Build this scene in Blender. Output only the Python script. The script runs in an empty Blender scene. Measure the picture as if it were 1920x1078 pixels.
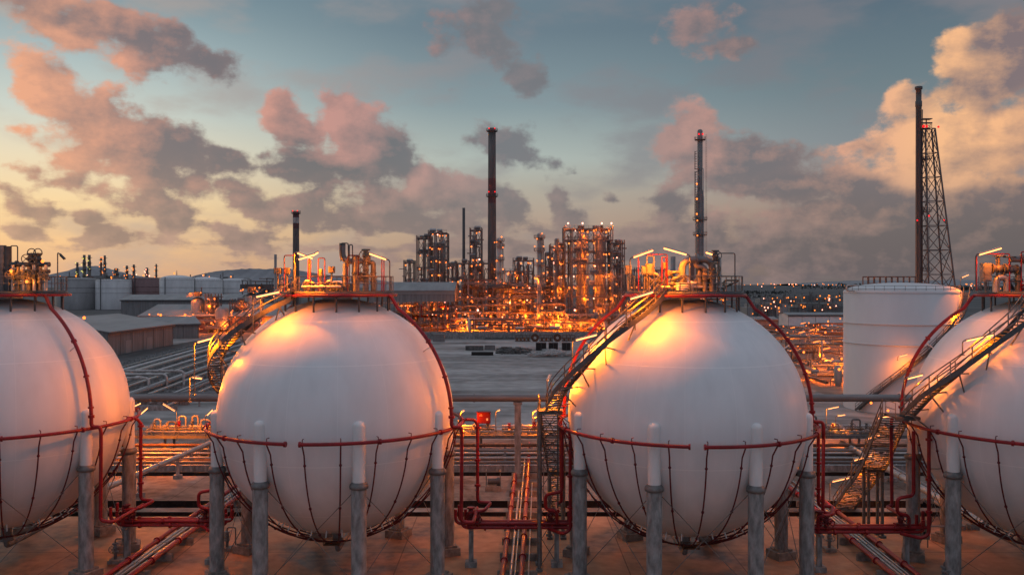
import bpy, math, random
from mathutils import Vector, Matrix
R = math.radians
PI = math.pi
sc = bpy.context.scene
COL = sc.collection
rng = random.Random(7)
CAMZ, F = 22.14, 1641.0

def at(px, py, Y):            # world point seen at photo pixel (px, py) at depth Y
    return Vector(((px-960)/F*Y, Y, CAMZ-(py-530)/F*Y))
def gy(py):                   # depth of the ground at photo row py
    return CAMZ*F/(py-530)

# ------------------------------------------------------------------ materials
def lin(c):
    return tuple(((v/255)/12.92 if v/255 <= .04045 else ((v/255+.055)/1.055)**2.4) for v in c)
def new_mat(name):
    m = bpy.data.materials.new(name); m.use_nodes = True
    nt = m.node_tree; nt.nodes.clear()
    out = nt.nodes.new('ShaderNodeOutputMaterial')
    return m, nt, out
def mat(name, col, rough=.6, metal=0., var=.25, scale=1., bump=0., col2=None, stretch=(1,1,1), detail=6, spec=.4):
    m, nt, out = new_mat(name)
    N, L = nt.nodes.new, nt.links.new
    b = N('ShaderNodeBsdfPrincipled'); L(b.outputs[0], out.inputs[0])
    b.inputs['Roughness'].default_value = rough; b.inputs['Metallic'].default_value = metal
    b.inputs['Specular IOR Level'].default_value = spec
    tc = N('ShaderNodeTexCoord'); mp = N('ShaderNodeMapping'); L(tc.outputs['Object'], mp.inputs[0])
    mp.inputs['Scale'].default_value = stretch
    no = N('ShaderNodeTexNoise'); L(mp.outputs[0], no.inputs['Vector'])
    no.inputs['Scale'].default_value = scale; no.inputs['Detail'].default_value = detail; no.inputs['Roughness'].default_value = .62
    rp = N('ShaderNodeValToRGB'); L(no.outputs[0], rp.inputs[0])
    c2 = col2 if col2 else tuple(v*(1-var) for v in col)
    c1 = col if col2 else tuple(min(1, v*(1+var*.5)) for v in col)
    rp.color_ramp.elements[0].position = .32; rp.color_ramp.elements[0].color = (*c2, 1)
    rp.color_ramp.elements[1].position = .68; rp.color_ramp.elements[1].color = (*c1, 1)
    L(rp.outputs[0], b.inputs['Base Color'])
    if bump:
        bp = N('ShaderNodeBump'); bp.inputs['Strength'].default_value = bump; bp.inputs['Distance'].default_value = .05
        L(no.outputs[0], bp.inputs['Height']); L(bp.outputs[0], b.inputs['Normal'])
    return m
def emit(name, col, s):
    m, nt, out = new_mat(name)
    e = nt.nodes.new('ShaderNodeEmission'); e.inputs[0].default_value = (*col, 1); e.inputs[1].default_value = s
    nt.links.new(e.outputs[0], out.inputs[0]); return m

M = {}
M['steel'] = mat('galvanised_steel', (.17,.165,.16), .5, .35, .35, 3)
M['darksteel'] = mat('dark_steel', (.10,.104,.108), .55, .3, .3, 2)
M['rust'] = mat('rusty_steel', (.16,.075,.04), .7, .1, .45, 2)
M['grating'] = mat('grating', (.10,.095,.09), .6, .3, .3, 8)
M['red'] = mat('red_paint', (.25,.009,.014), .38, 0, .35, 2.0)
M['darkred'] = mat('dark_red_paint', (.11,.008,.014), .45, 0, .35, 3.0)
M['silver'] = mat('silver_cladding', (.42,.41,.40), .35, .55, .25, 1.5)
M['pipegrey'] = mat('grey_pipe', (.21,.205,.205), .5, .25, .35, .8, stretch=(.3,3,3))
M['concrete_old'] = mat('old_concrete', (.36,.355,.35), .85, 0, .6, 2.4, .5, col2=(.12,.118,.115), stretch=(1,1,.35))
M['pedestal'] = mat('pedestal_concrete', (.27,.23,.20), .9, 0, .5, 2, .3)
M['whitesleeve'] = mat('white_sleeve', (.72,.71,.70), .5, 0, .12, 1.2, stretch=(1,1,.3))
M['tankgrey'] = mat('pale_tank_paint', (.52,.52,.52), .55, 0, .2, .15, stretch=(1,1,.25))
M['tankdark'] = mat('dull_tank_paint', (.27,.265,.265), .6, 0, .25, .15, stretch=(1,1,.25))
M['tankbrown'] = mat('brown_tank_paint', (.20,.12,.12), .6, 0, .25, .15, stretch=(1,1,.25))
M['roofgrey'] = mat('roof_sheet', (.26,.26,.26), .5, .1, .25, .25, stretch=(1,.2,1))
M['wallgrey'] = mat('wall_sheet', (.21,.21,.21), .6, 0, .3, .4, stretch=(3,3,.2))
M['whitewall'] = mat('white_wall', (.74,.74,.74), .6, 0, .15, .3)
M['fascia'] = mat('fascia_sheet', (.30,.30,.295), .5, .1, .15, .3)
M['vessel'] = mat('vessel_cladding', (.30,.29,.28), .4, .3, .3, .5, stretch=(1,1,.3))
M['frame'] = mat('frame_paint', (.17,.15,.14), .6, .1, .35, .7)
M['chimney'] = mat('chimney_concrete', (.13,.125,.122), .85, 0, .4, .5, stretch=(1,1,.15))
M['chimneyred'] = mat('chimney_red_band', (.13,.062,.066), .8, 0, .4, .5)
M['chimneywhite'] = mat('chimney_white_band', (.42,.41,.40), .8, 0, .3, .5)
M['black'] = mat('black_rubber', (.018,.018,.018), .8, 0, .4, 2)
M['junk'] = mat('weathered_crate', (.12,.118,.115), .85, 0, .6, 1.2)
M['whitepipe'] = mat('white_plastic_pipe', (.42,.42,.41), .6, 0, .5, 2)
M['spool'] = mat('brown_spool', (.11,.05,.03), .7, 0, .6, 2)
M['cabinet'] = mat('cabinet_red', (.17,.008,.012), .45, 0, .2, 2)
M['foliage'] = mat('dark_foliage', (.07,.075,.07), .95, 0, .5, .2)
M['hill'] = mat('hazy_hill', (.26,.26,.27), 1, 0, .3, .004, detail=10)  # distance haze put into the pale grey hill colour
M['brass'] = mat('valve_body', (.20,.17,.13), .5, .3, .4, 3)
M['yellowbox'] = mat('beige_panel', (.35,.30,.22), .6, 0, .2, 2)
ORANGE = (1.0, .36, .045)
M['lamp'] = emit('sodium_tube', (1.0, .33, .10), 4)
M['bulb'] = emit('sodium_bulb', (1.0,.19,.03), 3.4)
M['bulbfar'] = emit('far_orange_lamp', (1.0,.24,.03), 2.6)
M['bulbwhite'] = emit('pinkish_white_lamp', (1.0,.36,.24), 5)
M['bulbgreen'] = emit('greenish_lamp', (.85,.78,.16), 1.5)
M['beacon'] = emit('red_beacon', (1.0,.012,.016), 2)

def shell_material():
    m, nt, out = new_mat('white_tank_paint')
    N, L = nt.nodes.new, nt.links.new
    b = N('ShaderNodeBsdfPrincipled'); L(b.outputs[0], out.inputs[0])
    b.inputs['Roughness'].default_value = .42; b.inputs['Specular IOR Level'].default_value = .35
    tc = N('ShaderNodeTexCoord'); sp = N('ShaderNodeSeparateXYZ')
    ct = N('ShaderNodeVectorMath'); ct.operation = 'SUBTRACT'; ct.inputs[1].default_value = (0,0,SZ)
    L(tc.outputs['Object'], ct.inputs[0]); L(ct.outputs[0], sp.inputs[0])
    def mth(op, a, b_=None, c=None):
        n = N('ShaderNodeMath'); n.operation = op
        for i, v in enumerate((a, b_, c)):
            if v is None: continue
            if isinstance(v, (int, float)): n.inputs[i].default_value = v
            else: L(v, n.inputs[i])
        return n.outputs[0]
    seam = None
    for z in (-6.4, -2.4, 4.4, 7.4):
        d = mth('ABSOLUTE', mth('SUBTRACT', sp.outputs[2], z))
        s = mth('LESS_THAN', d, .035)
        seam = s if seam is None else mth('MAXIMUM', seam, s)
    ang = mth('ARCTAN2', sp.outputs[0], sp.outputs[1])
    fr = mth('ABSOLUTE', mth('SUBTRACT', mth('FRACT', mth('MULTIPLY', ang, 16/(2*PI))), .5))
    rad = mth('SQRT', mth('ADD', mth('MULTIPLY', sp.outputs[0], sp.outputs[0]), mth('MULTIPLY', sp.outputs[1], sp.outputs[1])))
    vs = mth('LESS_THAN', mth('MULTIPLY', fr, rad), .08)
    vs = mth('MULTIPLY', vs, .45)
    seam = mth('MAXIMUM', seam, vs)
    mp = N('ShaderNodeMapping'); mp.inputs['Scale'].default_value = (1.3,1.3,.16); L(ct.outputs[0], mp.inputs[0])
    n1 = N('ShaderNodeTexNoise'); n1.inputs['Scale'].default_value = .9; n1.inputs['Detail'].default_value = 8; L(mp.outputs[0], n1.inputs['Vector'])
    n2 = N('ShaderNodeTexNoise'); n2.inputs['Scale'].default_value = .35; n2.inputs['Detail'].default_value = 5; L(ct.outputs[0], n2.inputs['Vector'])
    dirt = mth('ADD', mth('MULTIPLY', n1.outputs[0], .55), mth('MULTIPLY', n2.outputs[0], .45))
    rp = N('ShaderNodeValToRGB'); L(dirt, rp.inputs[0])
    rp.color_ramp.elements[0].position = .34; rp.color_ramp.elements[0].color = (.66,.665,.675,1)
    rp.color_ramp.elements[1].position = .62; rp.color_ramp.elements[1].color = (.74,.745,.755,1)
    mx = N('ShaderNodeMix'); mx.data_type = 'RGBA'; L(mth('MULTIPLY', seam, .5), mx.inputs[0])
    L(rp.outputs[0], mx.inputs[6]); mx.inputs[7].default_value = (.88,.87,.86,1)
    L(mx.outputs[2], b.inputs['Base Color'])
    bp = N('ShaderNodeBump'); bp.inputs['Strength'].default_value = .35; bp.inputs['Distance'].default_value = .02
    L(mth('ADD', seam, mth('MULTIPLY', n2.outputs[0], 1.2)), bp.inputs['Height']); L(bp.outputs[0], b.inputs['Normal'])
    return m
SR, SZ = 9.0, 11.93
M['shell'] = shell_material()

def ground_material(name, c_dark, c_mid, c_light, scale, rough=.9, joints=0, gloss=False, streak=(1,1,1)):
    m, nt, out = new_mat(name)
    N, L = nt.nodes.new, nt.links.new
    b = N('ShaderNodeBsdfPrincipled'); L(b.outputs[0], out.inputs[0])
    b.inputs['Specular IOR Level'].default_value = .3
    tc = N('ShaderNodeTexCoord')
    mp = N('ShaderNodeMapping'); mp.inputs['Scale'].default_value = streak; L(tc.outputs['Object'], mp.inputs[0])
    n1 = N('ShaderNodeTexNoise'); n1.inputs['Scale'].default_value = scale; n1.inputs['Detail'].default_value = 10; n1.inputs['Roughness'].default_value = .65
    n1.inputs['Distortion'].default_value = .6
    L(mp.outputs[0], n1.inputs['Vector'])
    n2 = N('ShaderNodeTexNoise'); n2.inputs['Scale'].default_value = scale*9; n2.inputs['Detail'].default_value = 8; L(tc.outputs['Object'], n2.inputs['Vector'])
    ad = N('ShaderNodeMath'); ad.operation = 'MULTIPLY_ADD'; ad.inputs[1].default_value = .3; L(n2.outputs[0], ad.inputs[0])
    sb = N('ShaderNodeMath'); sb.operation = 'SUBTRACT'; sb.inputs[1].default_value = .15; L(n1.outputs[0], sb.inputs[0]); L(sb.outputs[0], ad.inputs[2])
    rp = N('ShaderNodeValToRGB'); L(ad.outputs[0], rp.inputs[0])
    e = rp.color_ramp.elements
    e[0].position = .33; e[0].color = (*c_dark, 1); e[1].position = .68; e[1].color = (*c_light, 1)
    k = e.new(.5); k.color = (*c_mid, 1)
    src = rp.outputs[0]
    if joints:
        br = N('ShaderNodeTexBrick'); L(tc.outputs['Object'], br.inputs['Vector'])
        br.offset = 0; br.inputs['Scale'].default_value = 1; br.inputs['Brick Width'].default_value = joints; br.inputs['Row Height'].default_value = joints*.8
        br.inputs['Mortar Size'].default_value = .05; br.inputs['Color1'].default_value = (1,1,1,1); br.inputs['Color2'].default_value = (.82,.80,.78,1); br.inputs['Mortar'].default_value = (.35,.33,.32,1)
        mx = N('ShaderNodeMix'); mx.data_type = 'RGBA'; mx.blend_type = 'MULTIPLY'; mx.inputs[0].default_value = .9
        L(src, mx.inputs[6]); L(br.outputs[0], mx.inputs[7]); src = mx.outputs[2]
    L(src, b.inputs['Base Color'])
    if gloss:
        mr = N('ShaderNodeMapRange'); L(n1.outputs[0], mr.inputs[0]); mr.inputs[1].default_value = .35; mr.inputs[2].default_value = .65; mr.inputs[3].default_value = .35; mr.inputs[4].default_value = .9
        L(mr.outputs[0], b.inputs['Roughness'])
    else: b.inputs['Roughness'].default_value = rough
    bp = N('ShaderNodeBump'); bp.inputs['Strength'].default_value = .5; bp.inputs['Distance'].default_value = .06; L(n2.outputs[0], bp.inputs['Height']); L(bp.outputs[0], b.inputs['Normal'])
    return m
M['apron'] = ground_material('stained_lamplit_apron', (.09,.042,.022), (.44,.225,.125), (.64,.37,.22), .10, joints=9, gloss=True)  # stains, plus orange lamp glow put into the base colour
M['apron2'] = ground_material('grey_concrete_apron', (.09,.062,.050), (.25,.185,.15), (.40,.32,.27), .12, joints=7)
M['trench'] = ground_material('shaded_trench_concrete', (.010,.008,.008), (.022,.017,.015), (.05,.035,.03), .5)  # shade of the recess put into the dark base colour
M['field'] = ground_material('grey_dirt_lot', (.11,.105,.10), (.28,.272,.262), (.48,.47,.455), .035, streak=(.5,1.6,1))
M['yard'] = ground_material('refinery_yard', (.12,.08,.06), (.22,.16,.13), (.30,.24,.20), .05)
M['plain'] = ground_material('far_plain', (.05,.05,.05), (.09,.09,.09), (.16,.16,.16), .006, streak=(.4,1.8,1))
M['asphalt'] = ground_material('asphalt', (.05,.05,.05), (.085,.085,.085), (.12,.12,.12), .08, streak=(2,.3,1))

# ------------------------------------------------------------------ mesh builder
class MB:
    def __init__(s): s.v=[]; s.f=[]; s.m=[]; s.s=[]
    def add(s, vs, fs, smooth=False, mi=0):
        o=len(s.v); s.v+=[tuple(p) for p in vs]
        for f in fs: s.f.append(tuple(i+o for i in f)); s.m.append(mi); s.s.append(smooth)
        return s
    def box(s, c, d, rz=0, mi=0):
        cx,cy,cz=c; a,b,h=d[0]/2,d[1]/2,d[2]/2; co,si=math.cos(rz),math.sin(rz); vs=[]
        for z in (-h,h):
            for x,y in ((-a,-b),(a,-b),(a,b),(-a,b)): vs.append((cx+x*co-y*si, cy+x*si+y*co, cz+z))
        return s.add(vs,[(3,2,1,0),(4,5,6,7),(0,1,5,4),(1,2,6,5),(2,3,7,6),(3,0,4,7)],False,mi)
    def beam(s, p0, p1, w, h=None, mi=0):
        p0,p1=Vector(p0),Vector(p1); h=h or w; d=(p1-p0)
        if d.length<1e-6: return s
        d.normalize(); up=Vector((0,0,1)) if abs(d.z)<.95 else Vector((0,1,0))
        a=d.cross(up).normalized(); b=a.cross(d).normalized(); vs=[]
        for p in (p0,p1):
            for i,j in ((-1,-1),(1,-1),(1,1),(-1,1)): vs.append(p+a*(i*w/2)+b*(j*h/2))
        return s.add(vs,[(3,2,1,0),(4,5,6,7),(0,1,5,4),(1,2,6,5),(2,3,7,6),(3,0,4,7)],False,mi)
    def cyl(s, p0, p1, r0, r1=None, n=12, cap=True, mi=0):
        r1=r0 if r1 is None else r1
        p0,p1=Vector(p0),Vector(p1); d=p1-p0
        if d.length<1e-6: return s
        d.normalize(); up=Vector((0,0,1)) if abs(d.z)<.95 else Vector((0,1,0))
        a=d.cross(up).normalized(); b=d.cross(a).normalized()
        ring=lambda p,r:[p+a*(r*math.cos(2*PI*i/n))+b*(r*math.sin(2*PI*i/n)) for i in range(n)]
        A,B=ring(p0,r0),ring(p1,r1)
        s.add(A+B,[(i,(i+1)%n,n+(i+1)%n,n+i) for i in range(n)],True,mi)
        if cap:
            s.add(A,[tuple(reversed(range(n)))],False,mi); s.add(B,[tuple(range(n))],False,mi)
        return s
    def tube(s, pts, r, n=8, closed=False, mi=0):
        pts=[Vector(p) for p in pts]; k=len(pts); rings=[]; prev=None
        for i,p in enumerate(pts):
            if closed: t=(pts[(i+1)%k]-pts[i-1])
            else: t=(pts[min(i+1,k-1)]-pts[max(i-1,0)])
            if t.length<1e-9: t=Vector((0,0,1))
            t.normalize()
            if prev is None:
                up=Vector((0,0,1)) if abs(t.z)<.9 else Vector((1,0,0)); a=t.cross(up).normalized()
            else:
                a=(prev-t*prev.dot(t))
                a=a.normalized() if a.length>1e-6 else t.orthogonal().normalized()
            prev=a; b=t.cross(a)
            rings.append([p+a*(r*math.cos(2*PI*j/n))+b*(r*math.sin(2*PI*j/n)) for j in range(n)])
        vs=[q for rg in rings for q in rg]; fs=[]
        for i in range(k if closed else k-1):
            i2=(i+1)%k
            for j in range(n): fs.append((i*n+j,i*n+(j+1)%n,i2*n+(j+1)%n,i2*n+j))
        s.add(vs,fs,True,mi)
        if not closed:
            s.add(rings[0],[tuple(reversed(range(n)))],False,mi); s.add(rings[-1],[tuple(range(n))],False,mi)
        return s
    def lathe(s, prof, c=(0,0,0), n=32, smooth=True, mi=0):
        vs=[]; k=len(prof)
        for r,z in prof:
            for j in range(n):
                a=2*PI*j/n; vs.append((c[0]+r*math.cos(a),c[1]+r*math.sin(a),c[2]+z))
        fs=[(i*n+j,i*n+(j+1)%n,(i+1)*n+(j+1)%n,(i+1)*n+j) for i in range(k-1) for j in range(n)]
        return s.add(vs,fs,smooth,mi)
    def prism(s, poly, z0, z1, mi=0):
        n=len(poly); vs=[(x,y,z0) for x,y in poly]+[(x,y,z1) for x,y in poly]
        return s.add(vs,[tuple(reversed(range(n))),tuple(range(n,2*n))]+[(i,(i+1)%n,n+(i+1)%n,n+i) for i in range(n)],False,mi)
    def build(s, name, m, parent=None):
        me=bpy.data.meshes.new(name); off=wloc(parent)
        me.from_pydata([(x-off[0],y-off[1],z-off[2]) for x,y,z in s.v],[],s.f)
        for mm in (m if isinstance(m,(list,tuple)) else [m]): me.materials.append(M[mm] if isinstance(mm,str) else mm)
        me.polygons.foreach_set('use_smooth',s.s); me.polygons.foreach_set('material_index',s.m); me.update()
        o=bpy.data.objects.new(name,me); COL.objects.link(o)
        if parent: o.parent=parent
        return o
def wloc(o):
    v=Vector((0,0,0))
    while o is not None: v+=o.location; o=o.parent
    return v
def tag(o, label=None, cat=None, group=None, kind=None):
    if label: o['label']=label
    if cat: o['category']=cat
    if group: o['group']=group
    if kind: o['kind']=kind
    return o
def thing(name, loc, label, cat, group=None):
    o=bpy.data.objects.new(name,None); o.empty_display_size=.3; COL.objects.link(o); o.location=loc
    return tag(o,label,cat,group)
def put(src, parent, loc=(0,0,0), rot=None, scale=None):   # copy of a part
    c=src.copy(); COL.objects.link(c); c.parent=parent; c.location=loc
    if rot is not None: c.rotation_euler=rot
    if scale is not None: c.scale=(scale,)*3
    return c
def copy_tree(o, parent=None):
    c=o.copy(); COL.objects.link(c); c.parent=parent
    for ch in list(o.children): copy_tree(ch,c)
    return c
def fillet(pts, rad, n=5):
    pts=[Vector(p) for p in pts]; out=[pts[0]]
    for i in range(1,len(pts)-1):
        a,b,c=pts[i-1],pts[i],pts[i+1]; d1=(a-b); d2=(c-b)
        r=min(rad,d1.length*.48,d2.length*.48); p=b+d1.normalized()*r; q=b+d2.normalized()*r
        for k in range(n+1):
            t=k/n; out.append(p*(1-t)**2+b*(2*t*(1-t))+q*t*t)
    out.append(pts[-1]); return out
def pipe(pts, r, rad=None, n=8, mb=None):
    mb=mb or MB(); mb.tube(fillet(pts,rad if rad else r*3),r,n); return mb
def flange(mb, p, d, r, t=.12, n=12):
    p=Vector(p); d=Vector(d).normalized(); mb.cyl(p-d*t/2,p+d*t/2,r,n=n)
def rail(mb, pts, h=1.1, r=.03, closed=False, step=1.6, down=0.0):
    pts=[Vector(p) for p in pts]; seq=pts+([pts[0]] if closed else [])
    up=Vector((0,0,1))
    for k in (h,h*.52): mb.tube([p+up*k for p in pts],r,6,closed)
    for a,b in zip(seq,seq[1:]):
        n=max(1,round((b-a).length/step))
        for i in range(n):
            p=a.lerp(b,i/n); mb.cyl(p-up*down,p+up*h,r,n=6,cap=False)
    if not closed: mb.cyl(pts[-1]-up*down,pts[-1]+up*h,r,n=6,cap=False)
    return mb

# shared small meshes
def proto(mb,name,m):
    o=mb.build(name,m); COL.objects.unlink(o); return o
_b=MB(); _b.lathe([(.001,-1),(.6,-.8),(1,0),(.6,.8),(.001,1)],n=8)
BULB=proto(_b,'lamp','bulb'); BULBW=BULB.copy(); BULBW.data=BULB.data.copy(); BULBW.data.materials[0]=M['bulbwhite']
BULBF=BULB.copy(); BULBF.data=BULB.data.copy(); BULBF.data.materials[0]=M['bulbfar']
BULBG=BULB.copy(); BULBG.data=BULB.data.copy(); BULBG.data.materials[0]=M['bulbgreen']
BEACON=BULB.copy(); BEACON.data=BULB.data.copy(); BEACON.data.materials[0]=M['beacon']; BEACON.name='beacon'
def bulb(parent, p, r=.35, src=None):
    o = put(src or BULB, parent, Vector(p)-wloc(parent), None, r)
    if (src in (None, BULB, BULBW)) and 165 < p[1] < 470:      # every few lamps also light the steel around them
        global _nb; _nb += 1
        far = p[1] > 330; hot = p[2] < 8 or (p[2] < 26 and _nb % 6 == 0) or (22 < p[0] < 47 and (_nb//3)%3 != 0); hot = hot and (far or p[0] > 0)
        if _nb % 3 == 0 and hot:
            L = GLOW if far else GLOWN
            g = bpy.data.objects.new('lamp_glow', L); COL.objects.link(g); g.parent = parent; g.location = Vector(p)-wloc(parent)+Vector((0,-.9,-.1))
    return o
_nb = 0
GLOW = bpy.data.lights.new('lamp_glow','POINT'); GLOW.energy = 2600; GLOW.color = (1.0,.165,.004); GLOW.shadow_soft_size = .25
GLOWN = bpy.data.lights.new('lamp_glow','POINT'); GLOWN.energy = 3200; GLOWN.color = (1.0,.19,.004); GLOWN.shadow_soft_size = .2

# ------------------------------------------------------------------ sky: gradient plus drifting cumulus, all by direction
CLOUDS = [ # centre x, y, half width, half height (in the photo's angular units), slope down to the right, weight, sunlit share
 (70,15,190,40,16,1.0,.40),(255,72,170,42,24,1.05,.32),(390,110,88,28,10,.9,.03),(150,78,120,20,24,.85,.98),(255,135,90,18,38,.75,.85),(330,60,90,26,20,.8,.1),
 (85,160,105,42,24,1.05,.98),(110,135,52,30,0,.9,.75),(190,205,70,36,10,.95,.55),(210,245,125,56,24,1.15,.62),(300,275,95,50,22,1.15,.10),(345,315,60,22,5,.9,.02),(55,258,65,20,32,.75,.85),(150,300,120,26,12,.85,.75),(210,320,110,18,3,.8,.7),
 (420,303,70,28,8,1.0,.02),(555,320,72,38,22,1.05,.02),(500,300,40,20,10,.8,.1),
 (532,200,34,46,20,.95,.75),(560,248,60,38,35,1.0,.65),(648,205,44,48,8,1.05,.98),(672,262,66,55,30,1.1,.85),(735,280,55,44,48,1.1,.05),(660,322,105,30,8,1.0,.22),(755,318,50,22,10,.8,.02),
 (125,340,110,20,17,.95,.4),(78,315,34,18,40,.8,.6),(150,325,30,16,0,.75,.8),(35,380,58,26,18,1.0,.4),(80,400,40,18,10,.9,.2),(60,430,55,18,4,.85,.35),(190,422,66,18,14,.95,.2),(140,408,30,10,0,.7,.4),
 (285,375,85,36,12,1.0,.35),(320,405,60,24,8,.95,.15),(240,400,50,20,0,.7,.5),(250,335,70,18,8,.6,.7),(430,425,40,18,15,.95,.4),(465,442,55,14,8,.9,.15),(450,368,110,26,5,.9,.4),(520,395,70,30,5,.95,.3),(575,385,40,36,0,1.0,.1),(590,420,30,14,0,.9,.1),
 (640,395,28,22,50,.95,.1),(665,425,40,14,20,.95,.05),(735,395,80,36,22,1.1,.25),(780,420,60,18,8,1.0,.1),(700,360,50,22,10,.8,.3),(812,340,46,44,0,1.05,.9),(835,380,66,32,10,1.05,.55),(880,352,34,26,10,.95,.8),(935,372,46,36,25,1.0,.3),(965,395,36,20,15,.95,.1),(870,415,100,22,5,.9,.25),
 (905,70,110,60,20,.72,.2),(975,135,70,34,28,.92,.25),(910,12,110,34,0,.8,.15),(835,95,50,60,30,.62,.3),(800,50,50,40,0,.45,.4),(690,130,60,60,0,.3,.2),(840,185,30,30,0,.5,.2),
 (1305,45,85,62,5,.82,.45),(1370,92,75,28,8,.85,.1),(1180,180,50,50,30,.4,.1),(1480,145,50,20,10,.35,.1),
 (955,272,75,36,28,1.0,.10),(880,262,45,24,0,.65,.3),(1030,300,40,14,20,.7,.1),(1070,318,40,22,15,.75,.1),
 (1285,250,60,52,20,1.1,.95),(1330,300,90,40,12,1.1,.6),(1420,298,95,44,14,1.15,.12),(1495,335,70,36,22,1.1,.02),(1380,345,120,26,0,1.0,.15),(1300,340,70,16,0,.6,.8),
 (1040,375,42,24,42,1.0,.35),(1070,400,40,16,30,.95,.2),(1135,372,22,14,50,.55,.3),(1160,392,50,10,12,.75,.1),(1255,390,56,22,0,1.0,.1),(1270,368,30,16,0,.9,.3),(1215,395,30,14,0,.8,.2),(1010,425,60,18,0,.85,.3),
 (1800,85,44,36,-20,1.0,.95),(1775,120,36,24,0,.9,.9),(1815,135,40,20,10,.9,.7),(1700,190,44,36,-25,.95,.85),(1750,185,50,30,-30,.95,.8),(1800,165,50,34,0,1.0,.25),(1890,90,80,62,-10,1.1,.15),(1880,150,70,40,0,1.0,.1),(1840,190,50,18,-20,.85,.3),
 (1690,250,75,32,-20,1.05,.95),(1790,245,120,40,0,1.15,.98),(1880,255,90,46,0,1.15,.9),(1760,300,150,40,0,1.1,.95),(1620,285,60,18,-6,.85,.45),(1570,275,40,10,-5,.7,.9),(1905,205,50,22,-20,.9,.7),
 (1690,335,100,22,0,1.0,.95),(1860,330,120,28,0,1.0,.85),(1620,365,70,34,20,1.1,.12),(1690,385,80,26,8,1.1,.10),(1790,385,120,26,0,1.1,.12),(1890,375,90,26,-5,1.1,.08),(1900,425,160,46,0,1.05,.10),(1720,440,260,40,0,1.0,.14),(1520,400,150,34,0,.95,.45),
 (1500,470,420,38,0,.98,.2),(1250,440,180,24,0,.8,.35),(1000,470,300,30,0,.8,.25),(640,462,260,14,0,.7,.45),(500,480,200,10,0,.65,.5),(200,470,260,12,0,.62,.5),(330,445,90,9,5,.6,.5),(1750,490,420,44,0,1.0,.1),
]
world = bpy.data.worlds.new('World'); sc.world = world; world.use_nodes = True
wt = world.node_tree; wt.nodes.clear()
S_MAX, T_MAX, ROWS, COLS = .60, .34, 28, 31
def px_dir(px, py):
    s = math.atan((px-960)/F); t = math.atan((530-py)/F*math.cos(s)); return s, t
_cl = []
for (x, y, a, b, ang, w, l) in CLOUDS:
    s, t = px_dir(x, y); c = math.cos(s)
    _cl.append((s, t, a*c*c/F*1.22, b*c/F*1.25, math.cos(R(ang)), math.sin(R(ang)), w, l))
def coverage(s, t):           # coverage (-.6 .. 1.2) and sunlit share at one direction
    acc = -.6; lw = ls = 0.0; num = 0.0
    for (s0, t0, a, b, co_, si_, w, l) in _cl:
        dx, dy = s-s0, -(t-t0)
        u = (dx*co_+dy*si_)/a; v = (-dx*si_+dy*co_)/b
        f = w-math.sqrt(u*u+v*v)
        if f < -1.2: continue
        e = math.exp(f*7); num += e; lw += e; ls += e*(l-.30*u-.06*v)
    if num > 0: acc = max(-.6, math.log(num)/7)
    return acc, (ls/lw if lw else .4)
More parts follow.
